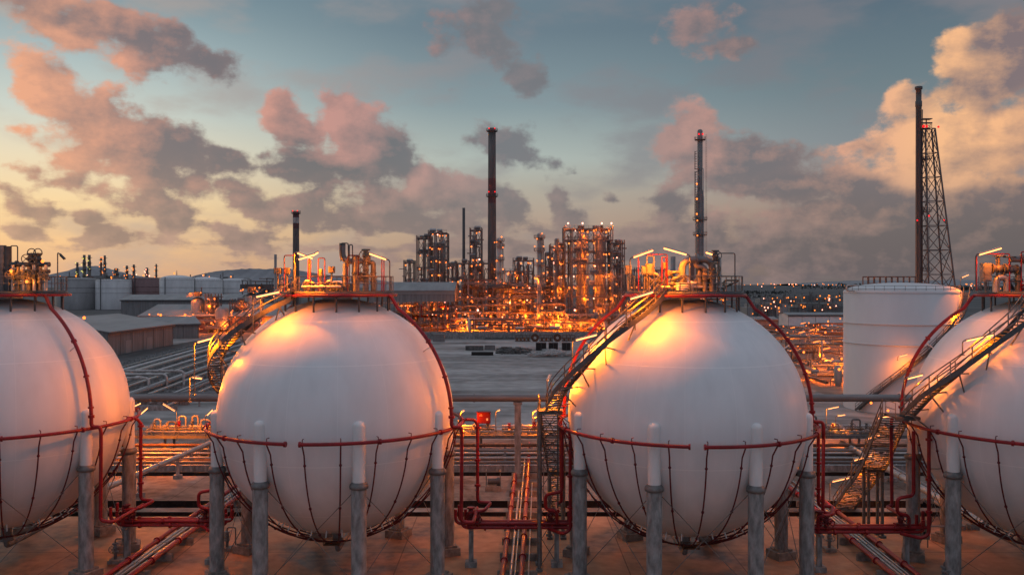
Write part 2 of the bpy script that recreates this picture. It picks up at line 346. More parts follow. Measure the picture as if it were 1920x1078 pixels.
def build_sky():
    N, L = wt.nodes.new, wt.links.new
    def mth(op, a, b=None, c=None, clamp=False):
        n = N('ShaderNodeMath'); n.operation = op; n.use_clamp = clamp
        for i, v in enumerate((a, b, c)):
            if v is None: continue
            if isinstance(v, (int, float)): n.inputs[i].default_value = v
            else: L(v, n.inputs[i])
        return n.outputs[0]
    def norm(v, lo, hi, smooth=False):
        mr = N('ShaderNodeMapRange'); mr.inputs[1].default_value = lo; mr.inputs[2].default_value = hi
        if smooth: mr.interpolation_type = 'SMOOTHSTEP'
        L(v, mr.inputs[0]); return mr.outputs[0]
    def ramp_raw(v, stops, interp='LINEAR'):
        rp = N('ShaderNodeValToRGB'); L(v, rp.inputs[0]); e = rp.color_ramp.elements; rp.color_ramp.interpolation = interp
        for i, (p, c) in enumerate(stops):
            k = e.new(p) if i > 1 else e[i]
            k.position = p; k.color = (*c, 1)
        return rp.outputs[0]
    def ramp(v, lo, hi, stops):
        stops = sorted(stops)
        return ramp_raw(norm(v, lo, hi), [((p-lo)/(hi-lo), lin(c)) for p, c in stops])
    def mix(f, a, b):
        n = N('ShaderNodeMix'); n.data_type = 'RGBA'
        if isinstance(f, (int, float)): n.inputs[0].default_value = f
        else: L(f, n.inputs[0])
        L(a, n.inputs[6]); L(b, n.inputs[7]); return n.outputs[2]
    tc = N('ShaderNodeTexCoord'); sp = N('ShaderNodeSeparateXYZ'); L(tc.outputs['Generated'], sp.inputs[0])
    x, y, z = sp.outputs
    s = mth('ARCTAN2', x, y); t = mth('ARCSINE', z)
    cv = N('ShaderNodeCombineXYZ'); L(s, cv.inputs[0]); L(t, cv.inputs[1])
    # billowing edges: warp the direction a little, then look the cloud cover up row by row
    wn = N('ShaderNodeTexNoise'); wn.noise_dimensions = '2D'; wn.inputs['Scale'].default_value = 13; wn.inputs['Detail'].default_value = 4; wn.inputs['Roughness'].default_value = .55; L(cv.outputs[0], wn.inputs['Vector'])
    ws = N('ShaderNodeSeparateXYZ'); L(wn.outputs[1], ws.inputs[0])
    s2 = mth('MULTIPLY_ADD', mth('SUBTRACT', ws.outputs[0], .5), .040, s)
    t2 = mth('MULTIPLY_ADD', mth('SUBTRACT', ws.outputs[1], .5), .030, t)
    def cover_band(lo, hi, r0, r1):          # a small node group: rows r0..r1 of one third of the sky
        g = bpy.data.node_groups.new('cloud_cover', 'ShaderNodeTree')
        for nm in ('Azimuth', 'Elevation'): g.interface.new_socket(nm, in_out='INPUT', socket_type='NodeSocketFloat')
        g.interface.new_socket('Cover', in_out='OUTPUT', socket_type='NodeSocketColor')
        n, l = g.nodes.new, g.links.new; acc = None; rows = []
        for i in range(r0, r1):
            ti = T_MAX*i/(ROWS-1); st = []
            for j in range(COLS+1):
                p = j/COLS; cvr, lt = coverage(lo+(hi-lo)*p, ti)
                st.append((p, ((cvr+.6)/2, max(0, min(1, lt)), 0)))
            keep = [st[0]]        # drop stops that lie on the line between their neighbours
            for q in range(1, COLS):
                if max(abs(st[q][1][c]-(keep[-1][1][c]+(st[q+1][1][c]-keep[-1][1][c])*(st[q][0]-keep[-1][0])/(st[q+1][0]-keep[-1][0]))) for c in (0,1)) > .012: keep.append(st[q])
            keep.append(st[-1]); rp = n('ShaderNodeValToRGB'); e = rp.color_ramp.elements
            for k, (p, c) in enumerate(keep):
                el = e.new(p) if k > 1 else e[k]
                el.position = p; el.color = (*c, 1)
            rows.append((ti, rp))
        gi, go = n('NodeGroupInput'), n('NodeGroupOutput')
        mr = n('ShaderNodeMapRange'); mr.inputs[1].default_value = lo; mr.inputs[2].default_value = hi; l(gi.outputs[0], mr.inputs[0])
        for ti, rp in rows:
            l(mr.outputs[0], rp.inputs[0])
            if acc is None: acc = rp.outputs[0]
            else:
                m = n('ShaderNodeMapRange'); m.inputs[1].default_value = ti-T_MAX/(ROWS-1); m.inputs[2].default_value = ti; l(gi.outputs[1], m.inputs[0])
                x_ = n('ShaderNodeMix'); x_.data_type = 'RGBA'; l(m.outputs[0], x_.inputs[0]); l(acc, x_.inputs[6]); l(rp.outputs[0], x_.inputs[7]); acc = x_.outputs[2]
        l(acc, go.inputs[0]); return g
    third = []
    for h in (0, 1, 2):
        acc = None
        for r0 in range(0, ROWS, 4):
            g = cover_band(-S_MAX+h*.4, -S_MAX+h*.4+.4, r0, min(ROWS, r0+4))
            gn = N('ShaderNodeGroup'); gn.node_tree = g; L(s2, gn.inputs[0]); L(t2, gn.inputs[1]); o = gn.outputs[0]
            acc = o if acc is None else mix(norm(t2, T_MAX*(r0-1)/(ROWS-1), T_MAX*r0/(ROWS-1)), acc, o)
        third.append(acc)
    cover = mix(mth('GREATER_THAN', s2, -.2), third[0], third[1]); cover = mix(mth('GREATER_THAN', s2, .2), cover, third[2])
    cs = N('ShaderNodeSeparateColor'); L(cover, cs.inputs[0])
    cov = mth('MULTIPLY_ADD', cs.outputs[0], 2.0, -.6); sun_share = cs.outputs[1]
    def detail(dx, dy):
        mp = N('ShaderNodeVectorMath'); mp.operation = 'MULTIPLY_ADD'; mp.inputs[1].default_value = (1,1.5,1); mp.inputs[2].default_value = (dx,dy,0); L(cv.outputs[0], mp.inputs[0])
        fb = N('ShaderNodeTexNoise'); fb.noise_dimensions = '2D'; fb.inputs['Scale'].default_value = 21; fb.inputs['Detail'].default_value = 9; fb.inputs['Roughness'].default_value = .58
        L(mp.outputs[0], fb.inputs['Vector'])
        return fb.outputs[0]
    d0, d1 = detail(0, 0), detail(-.012, .014)
    f0 = mth('ADD', cov, mth('MULTIPLY_ADD', d0, 1.35, -.665))
    ms = N('ShaderNodeVectorMath'); ms.operation = 'MULTIPLY'; ms.inputs[1].default_value = (1,4.5,1); L(cv.outputs[0], ms.inputs[0])
    ns = N('ShaderNodeTexNoise'); ns.noise_dimensions = '2D'; ns.inputs['Scale'].default_value = 12; ns.inputs['Detail'].default_value = 6; ns.inputs['Roughness'].default_value = .55; L(ms.outputs[0], ns.inputs['Vector'])
    low = mth('SUBTRACT', 1.0, norm(t, .02, .115, True))
    f0 = mth('ADD', f0, mth('MULTIPLY', low, mth('MULTIPLY_ADD', ns.outputs[0], 1.5, -.52)))
    alpha = norm(f0, .13, .52, True)
    rel = mth('MULTIPLY', mth('SUBTRACT', d0, d1), 1.3)
    lit = mth('ADD', mth('ADD', mth('MULTIPLY_ADD', sun_share, 1.0, -.12), mth('MULTIPLY', mth('SUBTRACT', ws.outputs[2], .5), .45)), rel, None, True)
    edge = mth('SUBTRACT', 1.0, norm(f0, .1, .8, True))
    lit = mth('MULTIPLY_ADD', edge, .14, lit, True)
    E = lambda py: math.atan((530-py)/F)
    left = ramp(t, 0, .9, [(0,(214,168,136)),(.9,(180,180,186)),(E(470),(242,194,142)),(E(400),(246,212,160)),(E(320),(232,216,184)),(E(240),(202,208,198)),(E(140),(166,184,186)),(E(20),(120,144,154)),(.5,(130,146,156))])
    mid = ramp(t, 0, .9, [(0,(150,128,118)),(.9,(180,180,186)),(E(480),(164,140,126)),(E(420),(176,154,138)),(E(360),(174,167,154)),(E(300),(172,182,176)),(E(200),(132,150,156)),(E(60),(104,123,135)),(.5,(112,130,142))])
    right = ramp(t, 0, .9, [(0,(104,98,98)),(.9,(180,180,186)),(E(470),(130,114,110)),(E(400),(156,134,124)),(E(350),(150,139,136)),(E(280),(128,136,142)),(E(180),(107,124,132)),(E(40),(88,107,121)),(.5,(106,122,134))])
    sky = mix(norm(s, -.48, -.02, True), left, mid); sky = mix(norm(s, -.02, .42, True), sky, right)
    sn = norm(s, -.56, .56)
    def bearing(stops): return ramp_raw(sn, [((p+.56)/1.12, lin(c)) for p, c in sorted(stops)])
    lit_hi = bearing([(-.56,(238,168,128)),(.56,(244,182,134)),(-.40,(222,156,130)),(-.22,(198,144,134)),(-.05,(164,136,134)),(.05,(140,128,130)),(.14,(156,132,130)),(.22,(188,144,134)),(.36,(228,168,138)),(.45,(248,188,138))])
    lit_lo = bearing([(-.56,(216,174,144)),(.56,(160,132,124)),(-.3,(182,150,138)),(0,(172,144,134)),(.2,(170,142,134)),(.4,(166,138,130))])
    sh_hi = bearing([(-.56,(138,116,114)),(.56,(130,112,115)),(-.36,(114,106,111)),(-.2,(102,102,108)),(0,(114,116,122)),(.2,(110,108,114)),(.4,(120,111,115))])
    sh_lo = bearing([(-.56,(160,134,120)),(.56,(98,93,96)),(-.3,(140,122,118)),(0,(124,113,114)),(.2,(114,106,109)),(.35,(104,98,101))])
    hi = norm(t, .03, .15, True)
    cloud = mix(lit, mix(hi, sh_lo, sh_hi), mix(hi, lit_lo, lit_hi))
    col = mix(mth('MULTIPLY', alpha, .96), sky, cloud)
    # thin streaky veil high up
    mw = N('ShaderNodeMapping'); mw.inputs['Rotation'].default_value = (0,0,R(28)); mw.inputs['Scale'].default_value = (1,2.6,1); L(cv.outputs[0], mw.inputs[0])
    nw = N('ShaderNodeTexNoise'); nw.noise_dimensions = '2D'; nw.inputs['Scale'].default_value = 6.5; nw.inputs['Detail'].default_value = 7; nw.inputs['Roughness'].default_value = .52; L(mw.outputs[0], nw.inputs['Vector'])
    veil = mth('MULTIPLY', norm(nw.outputs[0], .44, .72, True), mth('MULTIPLY', mth('SUBTRACT', 1.0, alpha), .62))
    col = mix(veil, col, bearing([(-.56,(190,166,150)),(.56,(140,130,132)),(-.3,(166,154,150)),(0,(136,132,137)),(.25,(122,120,127))]))
    # behind the camera and overhead: unseen pale sky, brightened as fill light
    rear = ramp(t, 0, 1.5, [(0,(124,133,150)),(.5,(147,155,172)),(1.5,(174,181,196))])
    back = mth('SUBTRACT', 1.0, norm(y, -.25, .35, True))
    over = norm(t, .42, .95, True)
    col = mix(mth('MAXIMUM', back, over), col, rear)
    bg = N('ShaderNodeBackground'); L(col, bg.inputs[0]); bg.inputs[1].default_value = SKY_STRENGTH
    sk = N('ShaderNodeTexSky'); sk.sky_type = 'NISHITA'; sk.sun_disc = False; sk.sun_elevation = R(2); sk.sun_rotation = R(-62)
    bg2 = N('ShaderNodeBackground'); L(sk.outputs[0], bg2.inputs[0]); bg2.inputs[1].default_value = .012
    ad = N('ShaderNodeAddShader'); L(bg.outputs[0], ad.inputs[0]); L(bg2.outputs[0], ad.inputs[1])
    out = N('ShaderNodeOutputWorld'); L(ad.outputs[0], out.inputs[0])
SKY_STRENGTH = 1.0
build_sky()
world.cycles.sampling_method = 'MANUAL'; world.cycles.sample_map_resolution = 512
sun = bpy.data.lights.new('sun', 'SUN'); sun.energy = .05; sun.angle = R(18); sun.color = (1,.72,.5)
so = bpy.data.objects.new('sun', sun); COL.objects.link(so)
so.rotation_euler = Vector((math.sin(R(62)), -math.cos(R(62)), -.12)).to_track_quat('-Z','Y').to_euler()
# ------------------------------------------------------------------ ground
def ground_sheet():
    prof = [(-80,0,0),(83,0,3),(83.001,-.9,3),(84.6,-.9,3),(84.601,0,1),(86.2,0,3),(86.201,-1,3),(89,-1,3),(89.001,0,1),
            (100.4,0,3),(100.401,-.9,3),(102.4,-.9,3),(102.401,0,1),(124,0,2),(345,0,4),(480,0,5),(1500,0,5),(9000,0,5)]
    xs = [-7000,-400,-150,-80,-40,-14,14,40,80,150,400,7000]
    vs = [(x,y,z) for y,z,_ in prof for x in xs]; n = len(xs); mb = MB()
    for i in range(len(prof)-1):
        for j in range(n-1):
            mb.add([vs[i*n+j],vs[i*n+j+1],vs[(i+1)*n+j+1],vs[(i+1)*n+j]],[(0,1,2,3)],False,prof[i][2])
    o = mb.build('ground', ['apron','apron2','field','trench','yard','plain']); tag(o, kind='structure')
    # merge so that it is one sheet
    import bmesh
    bm = bmesh.new(); bm.from_mesh(o.data); bmesh.ops.remove_doubles(bm, verts=bm.verts, dist=.0005); bm.to_mesh(o.data); bm.free()
ground_sheet()
def sheet(name, poly, z, m):
    mb = MB(); mb.add([(x,y,z) for x,y in poly], [tuple(range(len(poly)))]); return tag(mb.build(name, m), kind='structure')
sheet('road', [(-121,150),(-99,150),(-99,344),(-121,344)], .02, 'asphalt')
sheet('road', [(-200,387),(140,387),(140,399),(-200,399)], .03, 'asphalt')
sheet('yard', [(62,168),(190,168),(190,344),(62,344)], .02, 'yard')
def hills():
    for nm, x0, x1, Y, pts in (('hills', 0, 0, 4200, [(330,533),(380,514),(410,508),(440,506),(470,504),(500,505),(530,503),(560,508),(600,514),(650,521),(700,524),(760,533)]),
                       ('hills', 0, 0, 4600, [(60,533),(110,512),(150,501),(185,499),(215,508),(250,516),(300,524),(340,528),(380,533)]),
                       ('hills', 0, 0, 6500, [(1480,533),(1560,528),(1640,526),(1720,527),(1800,525),(1900,528),(1990,533)])):
        r2 = random.Random(int(Y)); top = []
        for (a, b), (c, d) in zip(pts, pts[1:]):
            for k in range(6):
                t = k/6; top.append((a+(c-a)*t, b+(d-b)*t - r2.uniform(0,1.1)))
        top.append(pts[-1]); mb = MB(); k = len(top); vs = []
        for j, (dy, hh) in enumerate(((-500,0),(-250,.45),(-80,.85),(0,1),(120,.8),(600,0))):
            for px, py in top:
                p = at(px, py, Y); vs.append((p.x, Y+dy+r2.uniform(-30,30), max(-1, p.z*hh*(1+r2.uniform(-.06,.06)) if hh<1 else p.z)))
        mb.add(vs, [(j*k+i, j*k+i+1, (j+1)*k+i+1, (j+1)*k+i) for j in range(5) for i in range(k-1)], True)
        tag(mb.build(nm, 'hill'), kind='structure')
hills()
# ------------------------------------------------------------------ spherical gas tanks
CENT = {'A': (-40.1, 69.4), 'B': (-13.63, 68.38), 'C': (13.34, 67.45), 'D': (40.3, 66.5)}
LABELS = {'A': 'white spherical gas tank at the row end nearest the grey warehouse',
          'B': 'white spherical gas tank with curling stair and tall gooseneck vent on top',
          'C': 'white spherical gas tank standing in front of the tall refinery frame',
          'D': 'white spherical gas tank beside the tall white cylindrical storage tank'}
RR, RZ = 9.75, 11.3           # fire-water ring
def pol(c, az, r, z):         # az measured from the camera side, positive to the right
    return Vector((c[0]+r*math.sin(R(az)), c[1]-r*math.cos(R(az)), z))
def sphere_pt(c, az, z, off): # point at height z, off metres outside the shell
    q = (SR+off)**2-(z-SZ)**2
    return pol(c, az, math.sqrt(max(q,.01)), z)
def meridian(c, az, e0, e1, off, n=14, off1=None):
    off1 = off if off1 is None else off1; out = []
    for i in range(n+1):
        t = i/n; e = R(e0+(e1-e0)*t); r = SR+off+(off1-off)*t
        out.append(pol(c, az, r*math.cos(e), SZ+r*math.sin(e)))
    return out
DECK = 21.5
def base_tank():
    c = (0,0); t = thing('spherical_tank', (0,0,0), 'x', 'gas tank', 'spherical gas tanks in a row')
    mb = MB(); n = 96; prof = [(max(.001,SR*math.sin(PI*i/64)), SZ-SR*math.cos(PI*i/64)) for i in range(65)]
    mb.lathe(prof, (0,0,0), n); mb.build('shell', 'shell', t)
    # legs
    legm = MB(); legm.cyl((0,0,.75),(0,0,8.15),.53,n=24)
    slv = MB(); slv.lathe([(.44,8.2),(.44,12.28),(.425,12.42),(.36,12.55),(.22,12.64),(.001,12.67)],n=24)
    clr = MB(); clr.lathe([(.50,8.0),(.64,8.06),(.66,8.2),(.62,8.34),(.45,8.5)],n=24)
    ped = MB(); ped.box((0,0,.31),(1.7,1.7,.62)); ped.box((0,0,.70),(1.25,1.25,.16))
    first = None
    for k in range(8):
        az = 20.5+45*k; p = pol(c, az, 8.93, 0)
        if first is None:
            leg = legm.build('leg','concrete_old',t); leg.location = p
            slv.build('sleeve','whitesleeve',t).parent = leg; clr.build('collar','steel',t).parent = leg; ped.build('pedestal','pedestal',t).parent = leg
            first = leg
        else: leg = copy_tree(first, t); leg.location = p
        leg.rotation_euler = (0,0,R(az))
    # bracing rods between neighbouring legs
    for k in range(8):
        a0, a1 = 20.5+45*k, 65.5+45*k
        for u, v in ((a0,a1),(a1,a0)):
            mb = MB(); mb.cyl(pol(c,u,8.5,8.0), pol(c,v,8.5,1.2), .028, n=5); mb.build('brace_rod','steel',t)
    # ring: two half hoops with a gap in front and behind
    GAP = -6.5
    for a, b in ((GAP+3, GAP+178), (GAP-3, GAP-178)):
        mb = MB(); pts = [pol(c, a+(b-a)*i/44, RR, RZ) for i in range(45)]
        mb.tube(pts, .125, 10)
        for i in (0,44,8,16,24,32,39): flange(mb, pts[i], pts[min(i+1,44)]-pts[max(i-1,0)], .2, .14, 10)
        mb.build('fire_water_ring','red',t)
    # drenching branches hanging from the ring to the bottom hub
    for k in range(24):
        az = GAP+4+15*k
        pts = [pol(c,az,RR+.02,RZ-.1)]+meridian(c,az,-9,-78,.42,16,.62)
        mb = MB(); mb.tube(pts,.055,6)
        for i in (2,7,12): flange(mb, pts[i], pts[i+1]-pts[i], .1, .1, 8)
        hook = pol(c,az,RR,RZ); mb.tube([hook+Vector((0,0,.1)),hook+Vector((0,0,.32)),pol(c,az,RR-.3,RZ+.32)],.035,5)
        br = mb.build('spray_pipe','darkred',t)
        m2 = MB(); e = -62; m2.cyl(pol(c,az+3,(SR-.02)*math.cos(R(e)),SZ+(SR-.02)*math.sin(R(e))), pol(c,az+3,(SR+.55)*math.cos(R(e)),SZ+(SR+.9)*math.sin(R(e))+.35), .05, n=6)
        m2.build('bracket','whitesleeve',br)
    for e, off, r in ((-78,.62,.07),(-66,.6,.05),(-56,.56,.045)):
        mb = MB(); rr = (SR+off)*math.cos(R(e)); z = SZ+(SR+off)*math.sin(R(e))
        if e > -70:    # lower hoops only run round the far side
            mb.tube([pol(c,95+170*i/30,rr,z) for i in range(31)], r, 6)
        else: mb.tube([pol(c,i*10,rr,z) for i in range(36)], r, 6, True)
        mb.build('spray_hoop','darkred',t)
    mb = MB(); mb.lathe([(.55,0),(.55,.35),(.42,.36),(.42,1.0),(.42,1.3)],(0,0,1.75),16); mb.tube(fillet([(0,0,2.0),(0,0,1.3),(0,6,1.3),(0,17,1.3)],.5),.22,10)
    mb.build('bottom_outlet','pipegrey',t)
    mb = MB(); mb.box((0,-2.0,2.35),(1.2,.8,.06)); rail(mb,[(-.6,-2.4,2.35),(.6,-2.4,2.35)],.5,.025); mb.build('valve_basket','rust',t)
    # weld-on stiffeners at mid height where the sleeves meet the shell
    # top platform
    pl = MB(); R8 = 4.3
    octo = [(R8*math.sin(R(a)), -R8*math.cos(R(a))) for a in range(0,360,20)]
    pl.prism(octo, DECK-.06, DECK)
    deck = pl.build('top_platform','grating',t)
    mb = MB(); mb.tube([(x,y,DECK-.16) for x,y in octo],.13,4,True)
    for a in range(0,180,30):
        s_, c_ = math.sin(R(a))*R8, math.cos(R(a))*R8; mb.beam((-s_,-c_,DECK-.2),(s_,c_,DECK-.2),.12,.2)
    mb.build('deck_frame','darksteel',deck)
    for a in range(10,360,24):
        mb = MB(); z0 = SZ+math.sqrt(SR**2-4.05**2)-.02; mb.cyl(pol(c,a,4.05,z0), pol(c,a,4.05,DECK-.1), .075, n=8); mb.build('platform_post','darksteel',deck)
    mb = MB(); pts = [(R8*math.sin(R(a)), -R8*math.cos(R(a)), DECK) for a in range(-16,304,16)]; rail(mb, pts, 1.12, .035, False, 1.3)
    mb.build('handrail','steel',deck)
    mb = MB(); mb.tube([pol(c,a,4.55,21.18) for a in range(0,360,10)],.11,8,True); mb.build('top_spray_ring','red',t)
    mb = MB(); mb.lathe([(1.15,20.6),(1.15,21.95),(1.35,21.97),(1.35,22.15),(.01,22.3)],(0,0,0),20); mb.build('manway','whitesleeve',t)
    return t
def riser(t, c, az, jog, down=None, r=.135):
    pts = [pol(c,az,4.5,21.18), pol(c,az,4.75,21.05)]+meridian(c,az,57,2,.80,16,.80)+[pol(c,az,RR+.05,RZ+.9),pol(c,az,RR+.05,RZ+.75)]
    pts += fillet([pol(c,az,RR+.05,RZ+.7),pol(c,az,RR+.05,RZ+.15),pol(c,az,RR+.05,RZ+.1)+Vector(jog)*.9,pol(c,az,RR+.05,RZ-.3)+Vector(jog),pol(c,az,RR+.05,RZ-1.2)+Vector(jog)],.28)
    if down: pts += fillet([pts[-1]]+down,.35)
    mb = MB(); mb.tube(pts, r, 10)
    for i in (8, 13, 17): flange(mb, pts[i], pts[i+1]-pts[i], .21, .14)
    flange(mb, pts[19], pts[20]-pts[19], .23, .2)
    o = mb.build('riser_pipe','red',t)
    m2 = MB()
    for e in (34,):
        m2.cyl(pol(c,az,(SR-.05)*math.cos(R(e)),SZ+(SR-.05)*math.sin(R(e))), pol(c,az,(SR+.8)*math.cos(R(e)),SZ+(SR+.8)*math.sin(R(e))), .05, n=6)
    m2.build('bracket','whitesleeve',o)
TANK = {}
_t = base_tank()
for i, k in enumerate('ABCD'):
    o = _t if i == 0 else copy_tree(_t)
    o.location = (*CENT[k], 0); o['label'] = LABELS[k]; TANK[k] = o
# risers (local offsets of the vertical part below the ring)
for k, lst in {'A': [(64,(.65,.15,0))], 'B': [(69,(.75,.2,0))], 'C': [(90,(.9,.1,0)),(-112,(-.3,-.2,0))], 'D': [(-111,(-.9,-.2,0))]}.items():
    for az, jog in lst:
        c = CENT[k]; p = pol(c,az,RR,0)+Vector(jog)
        down = [Vector((p.x,p.y,4.4)), Vector((p.x+(.9 if az>0 else -.4),p.y,4.3)), Vector((p.x+(1.0 if az>0 else -.4),68.9-(c[0]*.0387),4.3))]
        riser(TANK[k], c, az, jog, down)
# ------------------------------------------------------------------ stairs
_tm = MB(); _tm.box((0,0,0),(1,.27,.045)); _tm.box((0,-.125,-.03),(1,.02,.09)); TREAD = proto(_tm,'tread','grating')
def staircase(name, loc, label, path, width=.95, rise=.23, sides=(1,1), lattice=False, railh=1.05):
    st = thing(name, loc, label, 'stairs')
    # resample path by height
    P = [Vector(p) for p in path]; dense = []
    for i in range(len(P)-1):      # catmull-rom
        p0 = P[max(i-1,0)]; p1 = P[i]; p2 = P[i+1]; p3 = P[min(i+2,len(P)-1)]
        for k in range(24):
            t = k/24; dense.append(.5*((2*p1)+(p2-p0)*t+(2*p0-5*p1+4*p2-p3)*t*t+(3*p1-p0-3*p2+p3)*t**3))
    dense.append(P[-1]); z0 = dense[0].z; z1 = dense[-1].z; n = max(2, round(abs(z1-z0)/rise)); pts = []; j = 0
    for i in range(n+1):
        z = z0+(z1-z0)*i/n
        while j < len(dense)-2 and (dense[j+1].z-z)*(1 if z1>z0 else -1) < 0: j += 1
        a, b = dense[j], dense[j+1]; f = 0 if abs(b.z-a.z) < 1e-6 else max(0,min(1,(z-a.z)/(b.z-a.z)))
        q = a.lerp(b,f); q.z = z; pts.append(q)
    L_, R_ = [], []
    for i, p in enumerate(pts):
        d = (pts[min(i+1,n)]-pts[max(i-1,0)]); d.z = 0; d.normalize(); s = Vector((d.y,-d.x,0))
        L_.append(p-s*width/2); R_.append(p+s*width/2)
        put(TREAD, st, p-wloc(st), (0,0,math.atan2(d.y,d.x)-PI/2)).scale = (width,1,1)
    for side, on in ((L_,sides[0]),(R_,sides[1])):
        mb = MB()
        for a, b in zip(side, side[1:]):
            mb.beam(a+(a-b)*.03-Vector((0,0,.05)), b+(b-a)*.03-Vector((0,0,.05)), .07, .36)
        mb.build('stringer','darksteel',st)
        if on:
            mb = MB(); up = Vector((0,0,1)); step = max(2, round(n/ max(2, round((pts[0]-pts[-1]).length/1.7))))
            sm = [p for i, p in enumerate(side)]
            for k in (railh, railh*.52): mb.tube([p+up*k for p in sm], .045, 6)
            for i in range(0, n+1, step): mb.cyl(side[i]-up*.1, side[i]+up*railh, .045, n=6)
            mb.cyl(side[n], side[n]+up*railh, .033, n=6)
            mb.build('handrail','steel',st)
    if lattice:
        mb = MB()
        for i in range(0, n-3, 4):
            mb.beam(L_[i]-Vector((0,0,.3)), R_[i+4]-Vector((0,0,.3)), .05); mb.beam(R_[i]-Vector((0,0,.3)), L_[i+4]-Vector((0,0,.3)), .05)
        mb.build('lattice_bracing','darksteel',st)
    return st, pts, L_, R_
def spiral(k, zaz, off):
    c = CENT[k]; out = []
    for az, z, o in zaz:
        out.append(sphere_pt(c, az, z, o) if o >= 0 else pol(c, az, -o, z))
    return out
SPB = [(-118,11.75,1.45),(-108,13.2,1.5),(-95,15.0,1.4),(-77,17.0,1.15),(-60,18.8,1.05),(-50,20.1,1.05),(-42,21.0,1.05),(-38,DECK,-4.1)]
sB = staircase('spiral_stair', pol(CENT['B'],-118,10.4,11.7), 'spiral steel stair curling down round the tank behind a hanging platform', spiral('B',SPB,1))
SPC = [(-91,12.3,1.25),(-78,14.0,1.25),(-64,16.0,1.15),(-53,18.0,1.1),(-45,19.4,1.05),(-39,20.6,1.05),(-34,DECK,-4.2)]
sC = staircase('tank_stair', pol(CENT['C'],-91,10.2,12.2), 'curved steel stair climbing the tank nearest the refinery frame', spiral('C',SPC,1))
SPD = [(-91,12.0,1.25),(-78,13.8,1.25),(-65,15.7,1.15),(-54,17.6,1.1),(-44,19.2,1.05),(-38,20.5,1.05),(-34,DECK,-4.2)]
sD = staircase('tank_stair', pol(CENT['D'],-91,10.2,12.0), 'curved steel stair climbing the tank beside the white cylindrical tank', spiral('D',SPD,1))
def stair_brackets(st, k, pts, Ls, every=7):
    c = CENT[k]; cc = Vector((*c, SZ))
    for i in range(3, len(pts)-4, every):
        mb = MB()
        inner = min((Ls[2][i], Ls[3][i]), key=lambda p: (p-cc).length); outer = max((Ls[2][i], Ls[3][i]), key=lambda p: (p-cc).length)
        d = (inner-cc).normalized(); foot = cc+d*(SR-.03)
        mb.beam(outer-Vector((0,0,.25)), foot, .09); low = (cc+((inner-Vector((0,0,1.6)))-cc).normalized()*(SR-.03)); mb.beam(outer-Vector((0,0,.25)), low, .08)
        mb.build('bracket','steel',st)
for s_, k in ((sB,'B'),(sC,'C'),(sD,'D')): stair_brackets(s_[0], k, s_[1], s_)
# landing under the hanging end of the spiral stair
def landing(st, p, sx, sy, m='grating', legs=None, ry=0):
    mb = MB(); mb.box((p[0],p[1],p[2]-.04),(sx,sy,.08)); mb.beam((p[0]-sx/2,p[1]-sy/2,p[2]-.14),(p[0]+sx/2,p[1]-sy/2,p[2]-.14),.1,.2); mb.beam((p[0]-sx/2,p[1]+sy/2,p[2]-.14),(p[0]+sx/2,p[1]+sy/2,p[2]-.14),.1,.2)
    o = mb.build('landing', m, st)
    if legs:
        for x, y in legs:
            m2 = MB(); m2.cyl((x,y,0),(x,y,p[2]-.1),.14,n=10); m2.box((x,y,.1),(.5,.5,.2)); m2.build('landing_leg','steel',st)
    return o
pB = sB[1][0]; landing(sB[0], (pB.x+.2,pB.y+.5,11.72), 2.2, 1.5)
mb = MB(); rail(mb,[(pB.x-.9,pB.y-.2,11.72),(pB.x-.9,pB.y+1.2,11.72),(pB.x+1.2,pB.y+1.2,11.72)],1.05,.03); mb.build('handrail','steel',sB[0])
for dx in (-.7,1.0):
    mb = MB(); mb.beam((pB.x+dx,pB.y+.5,11.6), (pB.x+1.9,pB.y-.4,10.4), .1); mb.build('bracket','steel',sB[0])
# straight flights down behind tanks C and D, with a mid landing on legs
for k, lab in (('C','straight lattice-braced steel stair dropping behind the tank near the refinery frame'),('D','long straight orange-lit steel stair with landing legs beside the end tank')):
    top = (sC if k == 'C' else sD)[1][0]; x0, y0, z0 = top.x-.25, top.y+.4, top.z
    if k == 'C': bot = Vector((4.3,83.6,.05)); mid = Vector((3.85,76.2,5.9))
    else: bot = Vector((32.6,86.0,.05)); mid = Vector((31.6,76.6,6.0))
    st, pts, L_, R_ = staircase('straight_stair', (bot.x,bot.y,0), lab, [bot, bot.lerp(mid,.5), mid, mid.lerp(Vector((x0,y0+.8,z0)),.5), Vector((x0,y0+.8,z0))], 1.5 if k == 'C' else 2.0, .24, (1,1), True)
    landing(st, (x0+.1,y0,z0), 1.9, 1.9, legs=[(x0-.75,y0+.8),(x0-.75,y0-.8)] if k == 'C' else None)
    mb = MB(); rail(mb,[(x0-.8,y0-.9,z0),(x0-.8,y0+.85,z0)],1.05,.03); mb.build('handrail','steel',st)
    landing(st, (mid.x,mid.y,mid.z-.05), 1.5, 1.3, legs=[(mid.x-.6,mid.y-.5),(mid.x+.6,mid.y-.5),(mid.x-.6,mid.y+.5),(mid.x+.6,mid.y+.5)])
    if k == 'C':
        mb = MB()
        for i in range(6):
            a = i*2.0; 
            for s in (-.62,.62): mb.beam((x0+.1-s,y0+.9,a),(x0+.1+s,y0+.9,a+2.0),.05)
        for s in (-.66,.66): mb.beam((x0+.1+s,y0+.9,0),(x0+.1+s,y0+.9,z0),.12)
        mb.build('lattice_tower','darksteel',st)
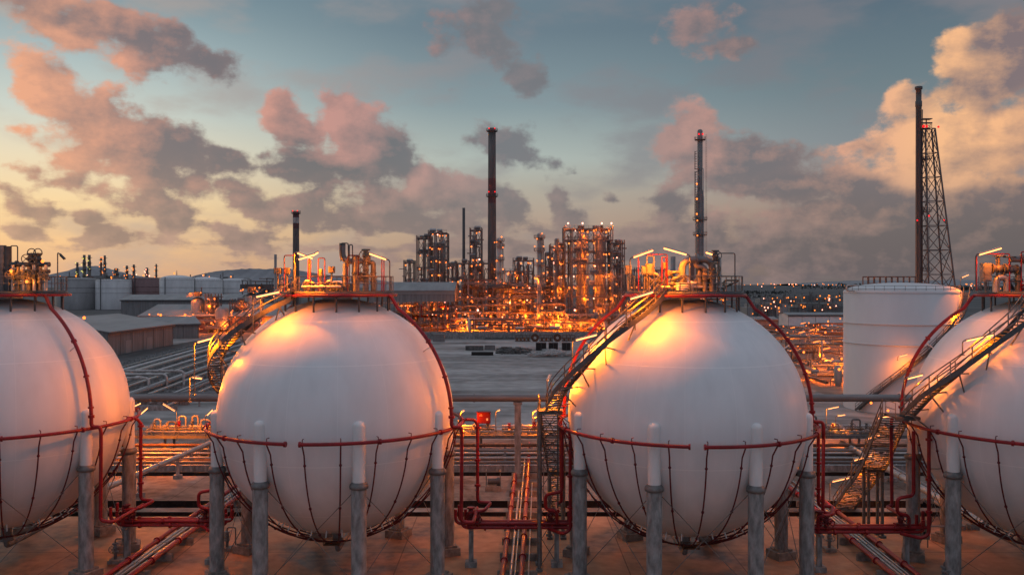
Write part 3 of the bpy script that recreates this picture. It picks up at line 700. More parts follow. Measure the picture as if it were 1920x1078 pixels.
# ------------------------------------------------------------------ equipment on the tank tops
def valve(mb, p, r=.22, axis=(0,0,1), wheel=True):
    p = Vector(p); ax = Vector(axis).normalized()
    mb.cyl(p-ax*r*1.6, p+ax*r*1.6, r*.75, n=10); flange(mb, p-ax*r*1.6, ax, r*1.25, .1); flange(mb, p+ax*r*1.6, ax, r*1.25, .1)
    mb.lathe([(.01,-r),(r*.8,-r*.7),(r*1.05,0),(r*.8,r*.7),(.01,r)], p, 12)
    if wheel:
        side = Vector((0,-1,0)) if abs(ax.z) > .5 else Vector((0,0,1))
        mb.cyl(p, p+side*r*3, r*.28, n=8); q = p+side*r*3; a = side.orthogonal().normalized(); b = side.cross(a)
        mb.tube([q+a*(r*1.3*math.cos(i*PI/8))+b*(r*1.3*math.sin(i*PI/8)) for i in range(16)], r*.14, 5, True)
        for i in range(2): mb.beam(q-(a if i else b)*r*1.3, q+(a if i else b)*r*1.3, r*.14)
    return mb
def part_pipe(t, pts, r, name='relief_pipe', m='pipegrey', rad=None):
    mb = pipe(pts, r, rad or r*3.2, 10); p = [Vector(q) for q in pts]
    for a, b in zip(p, p[1:]):
        if (b-a).length > 1.5: flange(mb, a.lerp(b,.5), b-a, r*1.5, .14)
    return mb.build(name, m, t)
def part_valve(t, p, r=.22, axis=(0,0,1), m='brass', wheel=True):
    return valve(MB(), p, r, axis, wheel).build('valve', m, t)
def part_box(t, px, py, Y, w, h, d=.5, m='pipegrey', post=True):
    p = at(px,py,Y); mb = MB(); mb.box(p,(w,d,h)); mb.box(p+Vector((0,-d/2-.02,0)),(w*.8,.05,h*.8)); mb.box(p+Vector((w*.3,-d/2-.06,0)),(.05,.06,.12))
    if post: mb.cyl((p.x,p.y,DECK),(p.x,p.y,p.z-h/2),.07,n=8)
    return mb.build('control_box', m, t)
def part_frame(t, px0, px1, py, Y, m='darkred', r=.045, foot0=None, foot1=None):
    a, b = at(px0,py,Y), at(px1,py,Y); f0 = DECK if foot0 is None else at(px0,foot0,Y).z; f1 = DECK if foot1 is None else at(px1,foot1,Y).z
    return pipe([(a.x,Y,f0),a,b,(b.x,Y,f1)], r, .15, 6).build('davit_frame', m, t)
def manifold(t, cx, cy, seed, n=7, w=2.6):
    r2 = random.Random(seed)
    for i in range(n):
        x = cx-w+2*w*i/(n-1)+r2.uniform(-.1,.1); y = cy+r2.uniform(-.9,.9); h = r2.uniform(.7,1.5); rr = r2.uniform(.07,.15)
        part_pipe(t, [(x,y,DECK-.5),(x,y,DECK+h),(x+r2.choice((-1,1))*r2.uniform(.6,1.3),y,DECK+h),(x+r2.uniform(-.3,.3),y+.8,DECK+.2)], rr, 'platform_pipe', r2.choice(['pipegrey','silver','brass','steel']))
        part_valve(t, (x,y,DECK+h*.55), rr*1.5, m=r2.choice(['brass','red','steel']), wheel=i%2==0)
    for k in range(2):
        y = cy-.6+k*1.3; part_pipe(t, [(cx-w,y,DECK+.3),(cx+w,y,DECK+.3)], .11, 'platform_pipe', 'silver')
GLOWS = bpy.data.lights.new('lamp_glow','POINT'); GLOWS.energy = 60; GLOWS.color = (1.0,.25,.01); GLOWS.shadow_soft_size = .1
# tank A
t = TANK['A']; Y = 67.5; p = lambda x, y, yy=Y: at(x,y,yy)
part_pipe(t, [p(4,546),p(4,460)], .30); part_pipe(t, [p(15,546),p(15,462)], .26, m='darksteel')
part_frame(t, 20, 33, 461, Y, 'darksteel')
for x in (59,71):
    part_pipe(t, [p(x,545),p(x,492)], .22, m='darksteel'); part_valve(t, p(x,486), .26, m='darksteel'); 
    q = p(x,474); mb = MB(); mb.tube([q+Vector((.32*math.cos(i*PI/8),0,.32*math.sin(i*PI/8))) for i in range(16)], .04, 5, True); mb.cyl(q-Vector((0,0,.45)), q, .05, n=6); mb.build('hand_wheel','darksteel',t)
for y_, rr in ((496,.20),(509,.16),(522,.16)): part_pipe(t, [p(-30,y_),p(93,y_)], rr, 'platform_pipe', 'darksteel')
for i, x in enumerate((24,34,44,54,64,76,86)):
    part_pipe(t, [p(x,545,66.8),p(x,497+3*(i%2),66.8)], .13, 'platform_pipe', ('silver','brass')[i%2]); part_valve(t, p(x,515+6*(i%2),66.7), .2, m=('brass','darksteel','steel')[i%3], wheel=i%2==0)
for q in ((21,508),(80,490),(50,528)):
    bulb(t, p(*q,66.3), .13); g = bpy.data.objects.new('lamp_glow', GLOWS); COL.objects.link(g); g.parent = t; g.location = p(*q,66.0)-wloc(t)
# tank B
t = TANK['B']; Y = 66.5
part_pipe(t, [p(642,456,Y),p(642,490,Y),p(676,490,Y)], .24, rad=.7); part_pipe(t, [p(668,546,Y),p(668,478,Y)], .25); part_pipe(t, [p(648,546,Y),p(648,494,Y)], .2)
part_frame(t, 639, 653, 456, Y-.3, 'darksteel', foot0=490, foot1=500); part_frame(t, 655, 661, 459, Y-.5, 'darksteel')
part_pipe(t, [p(676,490,Y),p(686,490,Y),p(686,546,Y)], .22, rad=.4); part_valve(t, p(686,479,Y), .27, m='brass'); part_valve(t, p(686,506,Y), .24, m='darksteel'); part_valve(t, p(677,520,Y), .2)
part_pipe(t, [p(690,474,Y),p(690,492,Y),p(700,492,Y),p(700,546,Y)], .2, m='brass', rad=.45); part_valve(t, p(700,520,Y), .2)
for px_, py_, w, h in ((521,508,.55,.45),(538,508,.4,.5),(622,506,.45,.5),(601,512,.3,.6)): part_box(t, px_, py_, 66.9, w, h, .4, 'brass')
part_frame(t, 533, 551, 479, 66.4); part_frame(t, 597, 609, 484, 66.2); part_frame(t, 716, 720, 482, 66.0, 'red'); part_frame(t, 578, 582, 487, 66.6, 'red')
part_frame(t, 652, 672, 479, 65.9, 'darkred')
for i, x in enumerate((572,580,604,614,626,634)): part_pipe(t, [p(x,546,66),p(x,527+(i%3)*3,66),p(x+8,527+(i%3)*3,66),p(x+8,546,66.6)], .10, 'platform_pipe', ('silver','brass','pipegrey')[i%3]); part_valve(t, p(x,536,66), .15, wheel=False)
part_pipe(t, [p(566,538,65.6),p(640,538,65.6)], .11, 'platform_pipe', 'silver')
# tank C
t = TANK['C']; Y = 66.0
part_pipe(t, [p(1279,548,Y),p(1279,487,Y),p(1336,486,Y),p(1336,548,Y)], .27, rad=.8); part_pipe(t, [p(1312,548,Y+.3),p(1312,487,Y+.3)], .2)
part_pipe(t, [p(1305,487,Y),p(1305,500,Y),p(1322,500,Y),p(1322,548,Y)], .2, rad=.4); part_valve(t, p(1336,505,Y), .30, m='brass'); part_valve(t, p(1336,522,Y), .28, m='darksteel'); part_valve(t, p(1322,515,Y), .24)
part_valve(t, p(1341,480,Y), .24, m='darksteel'); part_pipe(t, [p(1350,548,Y),p(1350,484,Y),p(1340,482,Y)], .11, m='silver', rad=.35)
for px_, py_, w, h in ((1177,506,.5,.7),(1208,507,.45,.65),(1217,505,.55,.85),(1247,498,.35,.5),(1252,512,.45,.45)): part_box(t, px_, py_, 66.6, w, h, .45, 'pipegrey')
part_frame(t, 1197, 1251, 477, 66.2, 'red'); part_frame(t, 1213, 1226, 480, 66.3, 'brass'); part_frame(t, 1346, 1378, 475, 65.6, 'darksteel'); part_frame(t, 1241, 1249, 482, 66.0, 'red')
for i in range(4): part_pipe(t, [p(1267,532+i*4,65.3-.2*i),p(1296-3*i,532+i*4,65.3-.2*i),p(1300-3*i,548,65.4)], .09, 'platform_pipe', 'silver', rad=.25)
manifold(t, 13.6, 66.6, 5, 6, 2.4)
# tank D
t = TANK['D']; Y = 65.5
part_box(t, 1848, 511, Y, .6, 1.4, .6, 'pipegrey', False); part_pipe(t, [p(1848,548,Y),p(1848,528,Y)], .1, m='steel')
part_pipe(t, [p(1868,548,Y),p(1868,520,Y),p(1888,520,Y),p(1888,548,Y)], .26, m='silver', rad=.5); part_valve(t, p(1873,504,Y), .32, (1,0,0), 'brass'); part_valve(t, p(1893,506,Y), .32, (1,0,0), 'darksteel')
part_pipe(t, [p(1862,502,Y),p(1906,502,Y)], .2, m='brass'); part_pipe(t, [p(1893,486,Y),p(1940,486,Y),p(1940,548,Y)], .24, m='pipegrey', rad=.5); part_pipe(t, [p(1909,548,Y),p(1909,500,Y)], .22, m='brass')
part_frame(t, 1831, 1893, 476, 65.2, 'red'); part_frame(t, 1915, 1935, 472, 65.2, 'red'); part_frame(t, 1868, 1871, 478, 65.6, 'brass')
manifold(t, 40.6, 65.8, 9, 6, 2.6)

# ------------------------------------------------------------------ lamps on poles
LAMPCOL = (1.0,.195,.002)
def tube_lamp(a, b, Y, foot_z, label, power=150, omni=0, Yb=None, lit=True, r=.09, group='tube lamps on poles'):
    p0, p1 = at(*a,Y), at(*b,Yb or Y); d = (p1-p0).normalized(); s = d.cross(Vector((0,0,1))).normalized()
    t = thing('tube_lamp', (p0.x-d.x*.3,p0.y-d.y*.3,foot_z), label, 'lamp', group); q = p0-d*.28; base = Vector((q.x,q.y,foot_z))
    mb = MB(); mb.tube(fillet([base,(q.x,q.y,q.z+.02),p0+d*.1],.3),.045,8); mb.box((base.x,base.y,base.z+.03),(.25,.25,.06)); mb.build('pole','steel',t)
    mb = MB(); up = Vector((0,0,.055)); mb.beam(p0-d*.05+up, p1+d*.05+up, r*2.6, .07); mb.build('housing','silver' if lit else 'darksteel',t)
    mb = MB(); mb.cyl(p0, p1, r, n=8); mb.build('lamp_tube','lamp' if lit else 'black',t)
    if lit:
        L = bpy.data.lights.new('lamp_glow','AREA'); L.shape = 'RECTANGLE'; L.size = (p1-p0).length; L.size_y = .16; L.energy = power; L.color = LAMPCOL; L.spread = R(170)
        o = bpy.data.objects.new('lamp_glow',L); COL.objects.link(o); o.parent = t; mid = (p0+p1)/2-Vector((0,0,.11))
        z = -(d.cross(s)).normalized(); z = z if z.z > 0 else -z; y = z.cross(d)
        m = Matrix((d, y, z)).transposed().to_4x4(); m.translation = mid-wloc(t); o.matrix_local = m
        if omni:
            L = bpy.data.lights.new('lamp_glow','POINT'); L.energy = omni; L.color = LAMPCOL; L.shadow_soft_size = .12
            o = bpy.data.objects.new('lamp_glow',L); COL.objects.link(o); o.parent = t; o.location = mid-Vector((0,0,.22))-wloc(t)
    return t
TL = tube_lamp
TL((558,474),(586,484),66,DECK,'longest of three crossed orange tube lamps over the gooseneck tank platform',1100)
TL((560,486),(589,477),65.2,DECK,'lower of three crossed orange tube lamps over the gooseneck tank platform',1100)
TL((586,479),(596,473),67.2,DECK,'shortest of three crossed orange tube lamps over the gooseneck tank platform',60)
TL((724,486),(693,475),65.0,DECK,'orange tube lamp beside the relief valves on the gooseneck tank',110)
TL((481,556),(523,547),63.5,18.6,'orange tube lamp on a pole halfway up the spiral stair',380)
TL((371,641),(397,634),66.5,13.6,'orange tube lamp on tall pole at the outer bend of the spiral stair',110,2200)
TL((362,707),(378,709),70.0,12.6,'short orange tube lamp low on the spiral stair bend',70,650)
TL((1188,482),(1224,469),65.5,DECK,'orange tube lamp on the rear platform edge of the refinery-side tank',300)
TL((1287,477),(1245,465),64.6,DECK,'orange tube lamp hanging over the stair head of the refinery-side tank',1100)
TL((1340,478),(1324,473),66.4,DECK,'small orange lamp among the valves on the refinery-side tank top',50)
TL((1182,560),(1224,547),62.0,19.0,'orange tube lamp on a pole above the curved stair, just below the platform',520,350)
TL((1080,637),(1119,627),64.8,15.6,'orange tube lamp on a pole low on the curved stair, behind the railing',240,1200)
TL((1836,477),(1877,465),64.5,DECK,'orange tube lamp over the platform of the end tank',220)
TL((1812,638),(1862,627),61.9,17.0,'long orange tube lamp on a pole over the curved stair of the end tank',330,250)
TL((1702,709),(1729,702),64.8,12.6,'orange tube lamp where the end tank stairs meet, upper pole',120,350)
TL((1647,783),(1671,778),71.5,9.6,'orange tube lamp below the grey overhead pipe at the straight stair head',130)
TL((1628,821),(1648,815),78.5,5.6,'orange tube lamp above the mid landing of the straight stair',100,400)
TL((1602,862),(1634,853),79.5,3.4,'orange tube lamp just under the mid landing of the straight stair',100,350)
TL((1561,902),(1595,894),84.0,0,'orange tube lamp over the foot of the straight stair',120,450)
TL((113,478),(121,486),65.5,DECK,'unlit dark lamp on a bent pole over the manifold tank platform',0,lit=False)
TL((245,764),(263,756),106,2.9,'orange tube lamp pointing up toward the end tank, over the valve deck',300,3600)
TL((262,777),(276,765),104,2.9,'short orange tube lamp behind the red upright pipe, over the valve deck',90)
TL((328,770),(306,757),107,2.9,'orange tube lamp sloping down over the yellow valve deck',350,3800)
TL((388,778),(398,768),106,2.9,'short tilted orange lamp under the spiral stair landing',120)
TL((1027,712),(1031,704),68.6,12.3,'round-looking orange lamp on a tall slim pole beside the lattice stair',160,2300,Yb=69.6)
TL((1553,766),(1572,762),118,2.9,'orange tube lamp nearest the tank over the railed deck, beyond the pipes',300,3000)
TL((1571,779),(1584,777),116,2.9,'second orange tube lamp over the railed deck, beyond the pipes',120)
TL((866,772),(870,769),112,2.9,'small orange lamp on a post at the tank end of the middle valve deck',120,2400)
TL((933,770),(937,768),113,2.9,'small orange lamp on a post right of the red hose cabinet',60,350)
TL((1002,771),(1006,769),113,2.9,'small orange lamp on a post between concrete column and lattice stair',120,2400)
TL((1024,813),(1028,815),88,0,'tiny pinkish lamp on the edge of the lattice stair',30,900)

# ------------------------------------------------------------------ fire-water headers between the tanks
def header(cx, cy, label, kind):
    t = thing('fire_water_header', (cx,cy,0), label, 'pipework', 'red fire-water headers between tanks'); X = lambda x: cx+x
    for i, (z, y) in enumerate(((3.40,-.3),(3.40,.3),(3.08,-.3),(3.08,.3))):
        mb = pipe([(X(-4.7+.25*i),cy+y,z+1.1+.2*(i%2)),(X(-4.7+.25*i),cy+y,z),(X(4.9-.25*i),cy+y,z),(X(4.9-.25*i),cy+y,z+.9+.25*(i%2))], .125, .5, 10)
        for x in (-3,-.6,2.2): flange(mb,(X(x+.3*i),cy+y,z),(1,0,0),.24,.16)
        mb.build('pipe','red',t)
    # rising mains
    mb = pipe([(X(-3.05),cy+1.4,RZ-.4),(X(-3.05),cy+1.4,4.65),(X(-1.95),cy+1.4,4.6),(X(-2.5),cy-.2,4.35),(X(-3.7),cy-.4,4.3),(X(-3.7),cy-.35,3.1)], .135, .35, 10)
    for z in (10.6,8,6): flange(mb,(X(-3.05),cy+1.4,z),(0,0,1),.25,.16)
    mb.tube(fillet([(X(-3.05),cy+1.4,RZ-.5),(X(-3.3),cy+1.2,RZ-.05),(X(-4.0),cy+.9,RZ)],.3),.125,8)
    mb.build('rising_main','red',t)
    mb = pipe([(X(4.15),cy-1.7,RZ-.2),(X(4.15),cy-1.7,3.3),(X(3.6),cy-1.7,3.0),(X(2.6),cy-.4,3.0)], .135, .5, 10)
    for z in (10.4,7.4,5): flange(mb,(X(4.15),cy-1.7,z),(0,0,1),.25,.16)
    mb.build('rising_main','red',t)
    mb = pipe([(X(3.6),cy-.4,RZ-.5),(X(3.6),cy-.4,5.9),(X(2.3),cy-.5,5.7),(X(2.3),cy-.5,4.55),(X(3.2),cy-.5,4.4),(X(3.2),cy-.5,3.4)], .135, .35, 10)
    mb.build('rising_main','red',t)
    for x, z in ((-3.5,4.7),(-3.0,4.4),(2.7,4.6)):
        valve(MB(), (X(x),cy-.2,z-.5), .26).build('valve','darkred',t)
    for x in (-3.5, 3.2):
        mb = MB(); mb.beam((X(x),cy,.35),(X(x),cy,2.85),.36); mb.beam((X(x),cy-.8,2.86),(X(x),cy+.8,2.86),.25,.16); mb.box((X(x),cy,.2),(.9,.9,.4)); mb.build('support_post','concrete_old',t)
    for z, s in ((9.2,-1),(5.6,-1),(3.9,1),(8.2,1)):
        mb = MB(); x = -3.05 if s < 0 else 4.15; y = 1.4 if s < 0 else -1.7; mb.beam((X(x),cy+y,z),(X(x-.2 if s<0 else x+1.1),cy+y-.1 ,z+.05),.09); mb.build('clamp','silver',t)
    return t
hd = {}
for g, cx, cy, lab in (('BC',.3,68.5,'red four-pipe fire-water header between the two middle tanks'),('AB',-26.9,69.2,'red four-pipe fire-water header between the gooseneck tank and the row-end tank'),('CD',27.1,67.3,'red four-pipe fire-water header in front of the long straight stair')):
    if not hd: hd[g] = header(cx,cy,lab,g)
    else:
        o = copy_tree(hd['BC']); o.location = (cx,cy,0); o['label'] = lab; hd[g] = o

# ------------------------------------------------------------------ pipe runs along the ground
def pipe_run(x0, x1, y0, y1, label, spec, zoff=0):
    t = thing('pipe_run', (x0,y0,0), label, 'pipeline', 'red and silver pipe runs along the ground'); d = Vector((x1-x0,y1-y0,0)).normalized(); s = Vector((d.y,-d.x,0))
    for off, r, m, ya, yb in spec:
        a = Vector((x0,y0,0))+d*ya+s*off; b = Vector((x0,y0,0))+d*yb+s*off; z = .62+r
        mb = MB(); mb.tube([a+Vector((0,0,z)),a.lerp(b,.5)+Vector((0,0,z)),b+Vector((0,0,z))], r, 10)
        n = int((b-a).length/5.5)
        for i in range(n+1):
            q = a.lerp(b,(i+.3)/(n+1)); flange(mb, q+Vector((0,0,z)), d, r*1.45, .12)
        if r > .17: mb.tube(fillet([b+Vector((0,0,z)),b+d*.6+Vector((0,0,z)),b+d*.7+Vector((0,0,-.4))],.4),r,10)
        mb.build('pipe',m,t)
    Lh = (y1-y0)
    for i in range(int(Lh/4.2)):
        q = Vector((x0,y0,0))+d*(3+4.2*i)
        mb = MB(); mb.box((q.x,q.y,.29),(3.0,.28,.58),math.atan2(d.y,d.x)-PI/2); mb.box((q.x,q.y,.595),(2.9,.12,.03),math.atan2(d.y,d.x)-PI/2)
        mb.build('sleeper','pedestal',t)
    return t
spec = [(-1.05,.20,'red',0,47),(.35,.20,'red',0,66),(-.45,.11,'silver',0,40),(-.15,.07,'silver',0,58),(.85,.06,'silver',0,44)]
pipe_run(-.1,2.0,50,116,'pipe run with two red mains passing under the header between the middle tanks',spec)
pipe_run(-28.9,-28.0,50,100,'pipe run with two red mains leaving the row-end tank bay',[(-.9,.20,'red',0,47),(.9,.20,'red',0,47),(-.35,.11,'silver',0,46),(0,.11,'silver',0,46),(.4,.07,'silver',0,40)])
pipe_run(28.2,30.2,50,100,'pipe run with two red mains passing the foot of the straight stair',[(-.9,.20,'red',0,47),(.9,.20,'red',0,40),(-.35,.11,'silver',0,46),(0,.11,'silver',0,40),(.4,.07,'silver',0,46)])
def long_pipe(x0, y0, x1, y1, z, r, label, m='silver', posts=4):
    t = thing('raised_pipe', (x0,y0,0), label, 'pipeline'); a = Vector((x0,y0,z)); b = Vector((x1,y1,z)); mb = MB(); mb.tube([a,a.lerp(b,.5),b],r,14)
    for i in range(5): flange(mb,a.lerp(b,.08+.2*i),b-a,r*1.25,.1)
    mb.build('pipe',m,t)
    for i in range(posts):
        q = a.lerp(b,(i+.5)/posts); m2 = MB(); m2.cyl((q.x,q.y,.3),(q.x,q.y,z-r),.2,n=10); m2.box((q.x,q.y,.2),(.8,.8,.4)); m2.box((q.x,q.y,z-r-.06),(1.0,.3,.12)); m2.build('support_post','concrete_old',t)
long_pipe(-39.6,78,-36.9,112,2.4,.30,'silver pipe on short posts sloping past the row-end tank')
long_pipe(40.0,74,42.2,112,1.7,.34,'thick silver pipe on posts passing behind the end tank','silver')
long_pipe(41.2,74,43.4,112,1.5,.22,'thinner grey pipe on posts beside the thick silver pipe','pipegrey')

# ------------------------------------------------------------------ cross pipes, valve deck and high pipe behind the tanks
t = thing('pipe_rack', (0,106,0), 'low rack of grey and rusty cross pipes on concrete stubs behind the tanks', 'pipe rack')
for y, z, r, m in ((103.4,.55,.16,'silver'),(104.4,1.25,.11,'silver'),(105.0,.6,.22,'pipegrey'),(105.8,1.9,.12,'pipegrey'),(106.4,.55,.28,'rust'),(107.2,1.25,.16,'silver'),(107.9,.6,.2,'pipegrey'),(108.6,2.0,.2,'rust'),(109.3,1.3,.22,'pipegrey'),(110,.6,.3,'pipegrey')):
    mb = MB(); mb.tube([(-64,y,z),(-20,y,z),(20,y,z),(62,y,z)],r,10)
    for i in range(16): flange(mb,(-60+8*i+y%3,y,z),(1,0,0),r*1.4,.14)
    mb.build('pipe',m,t)
for i in range(17):
    x = -62+7.6*i; mb = MB(); mb.box((x,104.6,.2),(.4,3.0,.4)); mb.box((x,108.4,.2),(.4,4.2,.4)); mb.box((x+.35,105.9,.87),(.3,.35,1.74)); mb.box((x+.35,108.6,.9),(.3,.4,1.8)); mb.build('stub','concrete_old',t)
mb = MB(); mb.box((0,101.9+1.2,.35),(130,.5,.7)); tag(mb.build('bund_wall','concrete_old'),'low grey concrete kerb wall in front of the cross pipes','wall')
t = thing('valve_deck', (0,112,0), 'long raised steel walkway of yellow-lit valves and railings behind the tanks', 'walkway')
mb = MB(); mb.box((0,112.4,2.86),(124,4.4,.08)); mb.build('deck','grating',t)
mb = MB(); mb.beam((-62,110.25,2.7),(62,110.25,2.7),.12,.35); mb.beam((-62,114.6,2.7),(62,114.6,2.7),.12,.35); mb.build('edge_beam','steel',t)
for x0 in range(-60,60,12):
    mb = MB(); rail(mb,[(x0,110.3,2.9),(x0+12,110.3,2.9)],1.1,.04,False,2.0); mb.build('handrail','steel',t)
for i in range(16):
    mb = MB(); mb.beam((-60+8*i,111,0),(-60+8*i,111,2.6),.25); mb.beam((-60+8*i,114,0),(-60+8*i,114,2.6),.25); mb.build('deck_post','concrete_old',t)
def valve_train(x, y, w, label, seed):
    r2 = random.Random(seed); t = thing('valve_train', (x,y,2.9), label, 'valves', 'valve trains on the walkway')
    n = max(3,int(w/1.5))
    for k in range(n):
        xx = x-w/2+w*(k+.5)/n+r2.uniform(-.2,.2); h = r2.uniform(1.0,2.2); ww = r2.uniform(.6,1.1); rr = r2.uniform(.09,.15); yy = y+r2.uniform(-.9,.9)
        kind = r2.random()
        if kind < .6: mb = pipe([(xx,yy,2.5),(xx,yy,2.9+h),(xx+ww,yy,2.9+h),(xx+ww,yy,2.5)], rr, .3, 8)
        else: mb = pipe([(xx,yy-1,3.4),(xx,yy+1.4,3.4),(xx,yy+1.4,2.5)], rr*1.3, .4, 8)
        flange(mb,(xx,yy,2.9+h*.3),(0,0,1),rr*1.6,.1); mb.build('pipe',r2.choice(['silver','steel','pipegrey','yellowbox']),t)
        valve(MB(),(xx,yy,3.2+h*.35),rr*1.7).build('valve',r2.choice(['brass','yellowbox','red','steel']),t)
    for k in range(3):
        yy = y-1+k*.9; zz = 3.15+.22*k; mb = MB(); mb.tube([(x-w/2,yy,zz),(x+w/2,yy,zz)],.1+.03*k,8)
        for q in range(5): flange(mb,(x-w/2+w*(q+.5)/5,yy,zz),(1,0,0),.22,.16)
        mb.build('pipe','silver' if k != 1 else 'brass',t)
for x, w, lab, sd in ((-43,7.5,'yellow-lit valve train beside the row-end tank',3),(-36.5,5.5,'yellow-lit valve train below the sloping tube lamp',4),(-5.0,5.5,'yellow-lit valve train around the red hose cabinet',5),(1.2,5,'yellow-lit tall pipe loops beside the concrete column',6),(40,5,'valve train on the railed deck next to the white cylindrical tank',8),(46,6,'valve train on the railed deck behind the straight stair',11)):
    valve_train(x,112.6,w,lab,sd)
for x in (-6.2,-.4,2.2,5.4,-40,-34.5,42.5):
    pass
t = thing('hose_cabinet', (-3.65,113.2,2.9), 'red hose cabinet with small white plates on the valve walkway', 'cabinet')
mb = MB(); mb.box((-3.65,113.2,4.75),(1.75,.8,1.5)); mb.box((-3.65,112.78,5.53),(1.85,.95,.08)); mb.build('body','cabinet',t)
mb = MB(); mb.box((-3.65,112.785,4.75),(1.55,.04,1.3)); mb.build('door','cabinet',t)
mb = MB(); mb.box((-3.2,112.755,4.55),(.22,.02,.3)); 
for i in range(3): mb.box((-4.15+.13*i,112.755,5.02),(.09,.02,.09))
mb.box((-4.0,112.755,5.18),(.1,.02,.1)); mb.build('plate','whitesleeve',t)
for x in (-4.3,-3.0):
    mb = MB(); mb.box((x,113.2,3.45),(.1,.6,1.1)); mb.build('leg','darksteel',t)
t = thing('overhead_pipe', (0,99.5,0), 'thick grey overhead pipe on concrete columns crossing behind all tanks', 'pipeline')
mb = MB(); mb.tube([(-75,99.5,9.05),(-20,99.5,9.05),(20,99.5,9.05),(49,99.5,9.05)],.42,18)
for x in (-44,-30,-4.3,7,24,34,44): flange(mb,(x,99.5,9.05),(1,0,0),.5,.14,18)
mb.build('pipe','pipegrey',t)
for x in (-60,-26,.65,22.5,47.5):
    mb = MB(); mb.beam((x,99.5,0),(x,99.5,8.35),.72); mb.beam((x-.5,99.5,8.45),(x+.5,99.5,8.45),.72,.3); mb.build('column','concrete_old',t)
# small ground equipment
def stand(x, y, label, s=1.0):
    t = thing('valve_stand', (x,y,0), label, 'valve'); mb = MB(); mb.box((x,y,.15),(.9*s,.9*s,.3)); mb.build('plinth','pedestal',t)
    mb = MB(); mb.cyl((x,y,.3),(x,y,1.3*s),.13*s,n=10); mb.tube(fillet([(x,y,1.2*s),(x,y,1.9*s),(x+.7*s,y,1.9*s),(x+.7*s,y,.2)],.2),.06*s,8); mb.build('pipe','steel',t)
    valve(MB(),(x,y,1.2*s),.2*s).build('valve','pipegrey',t)
stand(-31.4,69.3,'small grey valve on a bent pipe below the row-end tank'); stand(26.2,72.3,'small grey valve stand in the stair bay')
stand(31.4,63.6,'small grey valve stand in front of the end tank'); stand(-23.6,72.5,'grey valve stand behind the gooseneck tank leg')
t = thing('pump_skid', (-2.0,93.5,0), 'small dark pump in an open frame on the slab between the middle tanks', 'pump')
mb = MB(); mb.box((-2,93.5,.25),(1.7,1.2,.5)); mb.build('plinth','pedestal',t); mb = MB(); mb.cyl((-2.6,93.5,.95),(-1.6,93.5,.95),.33,n=14); mb.cyl((-1.6,93.5,.95),(-1.3,93.5,.95),.45,n=14); mb.build('motor','darksteel',t)
mb = MB()
for dx in (-.75,.75):
    for dy in (-.5,.5): mb.beam((-2+dx,93.5+dy,.5),(-2+dx,93.5+dy,2.1),.08)
    mb.beam((-2+dx,93,2.1),(-2+dx,94,2.1),.08)
mb.beam((-2.75,93,2.1),(-1.25,93,2.1),.08); mb.build('frame','steel',t)
t = thing('warning_board', (34.3,73.2,0), 'square grey board with a dark round mark at the stair foot', 'sign')
mb = MB(); mb.box((34.3,73.2,1.3),(1.3,.06,1.2)); mb.build('panel','pipegrey',t)
mb = MB()
for x in (33.8,34.8): mb.beam((x,73.26,0),(x,73.26,1.9),.07)
mb.build('post','steel',t); mb = MB()
for k in range(3):
    a = PI/2+k*2*PI/3; mb.add([(34.3,73.16,1.35)]+[(34.3+.4*math.cos(a+d),73.16,1.35+.4*math.sin(a+d)) for d in (-.5,-.25,0,.25,.5)],[(0,i,i+1) for i in range(1,5)])
mb.cyl((34.3,73.165,1.35),(34.3,73.15,1.35),.07,n=12); mb.build('mark','black',t)
# ------------------------------------------------------------------ storage tanks, sheds, yard
def stair_on_cyl(name, c, r, a0, a1, z0, z1, label, off=.75):
    path = [Vector((c[0]+(r+off)*math.sin(R(a0+(a1-a0)*i/8)), c[1]-(r+off)*math.cos(R(a0+(a1-a0)*i/8)), z0+(z1-z0)*i/8)) for i in range(9)]
    return staircase(name, path[0]-Vector((0,0,path[0].z-max(0,z0))), label, path, .95, .26)
def storage_tank(px0, px1, ptop, Y, label, body='tankgrey', roof='tankgrey', rise=.12, rings=2, railing=True, n=64, group='cylindrical storage tanks', zb=0):
    cx = ((px0+px1)/2-960)/F*Y; r = (px1-px0)/2/F*Y; zt = CAMZ-(ptop-530)/F*(Y-r*.6); t = thing('storage_tank', (cx,Y,0), label, 'storage tank', group)
    mb = MB(); mb.lathe([(r,zb),(r,zt),(r*.995,zt+.02)],(cx,Y,0),n); mb.build('shell',body,t)
    mb = MB(); mb.lathe([(r*1.005,zt-.05),(r*1.005,zt+.1)]+[(r*math.cos(k*PI/20)*1.003,zt+.1+r*rise*math.sin(k*PI/20)) for k in range(1,10)]+[(.01,zt+.1+r*rise)],(cx,Y,0),n); mb.build('roof',roof,t)
    for k in range(rings):
        z = zt*(.98 if k == 0 and rings > 2 else .74-.17*k); mb = MB(); mb.lathe([(r,z-.18),(r+.16,z-.1),(r+.16,z+.1),(r,z+.18)],(cx,Y,0),n); mb.build('stiffener_ring',body,t)
    if railing:
        mb = MB(); rail(mb,[(cx+r*.98*math.sin(2*PI*i/36),Y-r*.98*math.cos(2*PI*i/36),zt+.1) for i in range(36)],1.1,.035 if Y<300 else .07,True,5); mb.build('handrail','steel',t)
    return t, (cx,Y), r, zt
M['bigwhite'] = mat('white_storage_paint', (.62,.625,.63), .5, 0, .10, .12, stretch=(1,1,.35))
t, c, r, zt = storage_tank(1588,1791,549,155,'tall white cylindrical storage tank with shallow domed roof and wrap-around stair','bigwhite','bigwhite',.17,2)
stair_on_cyl('wraparound_stair', c, r, -66, 62, .3, zt, 'dark steel stair wrapping up round the white cylindrical storage tank')
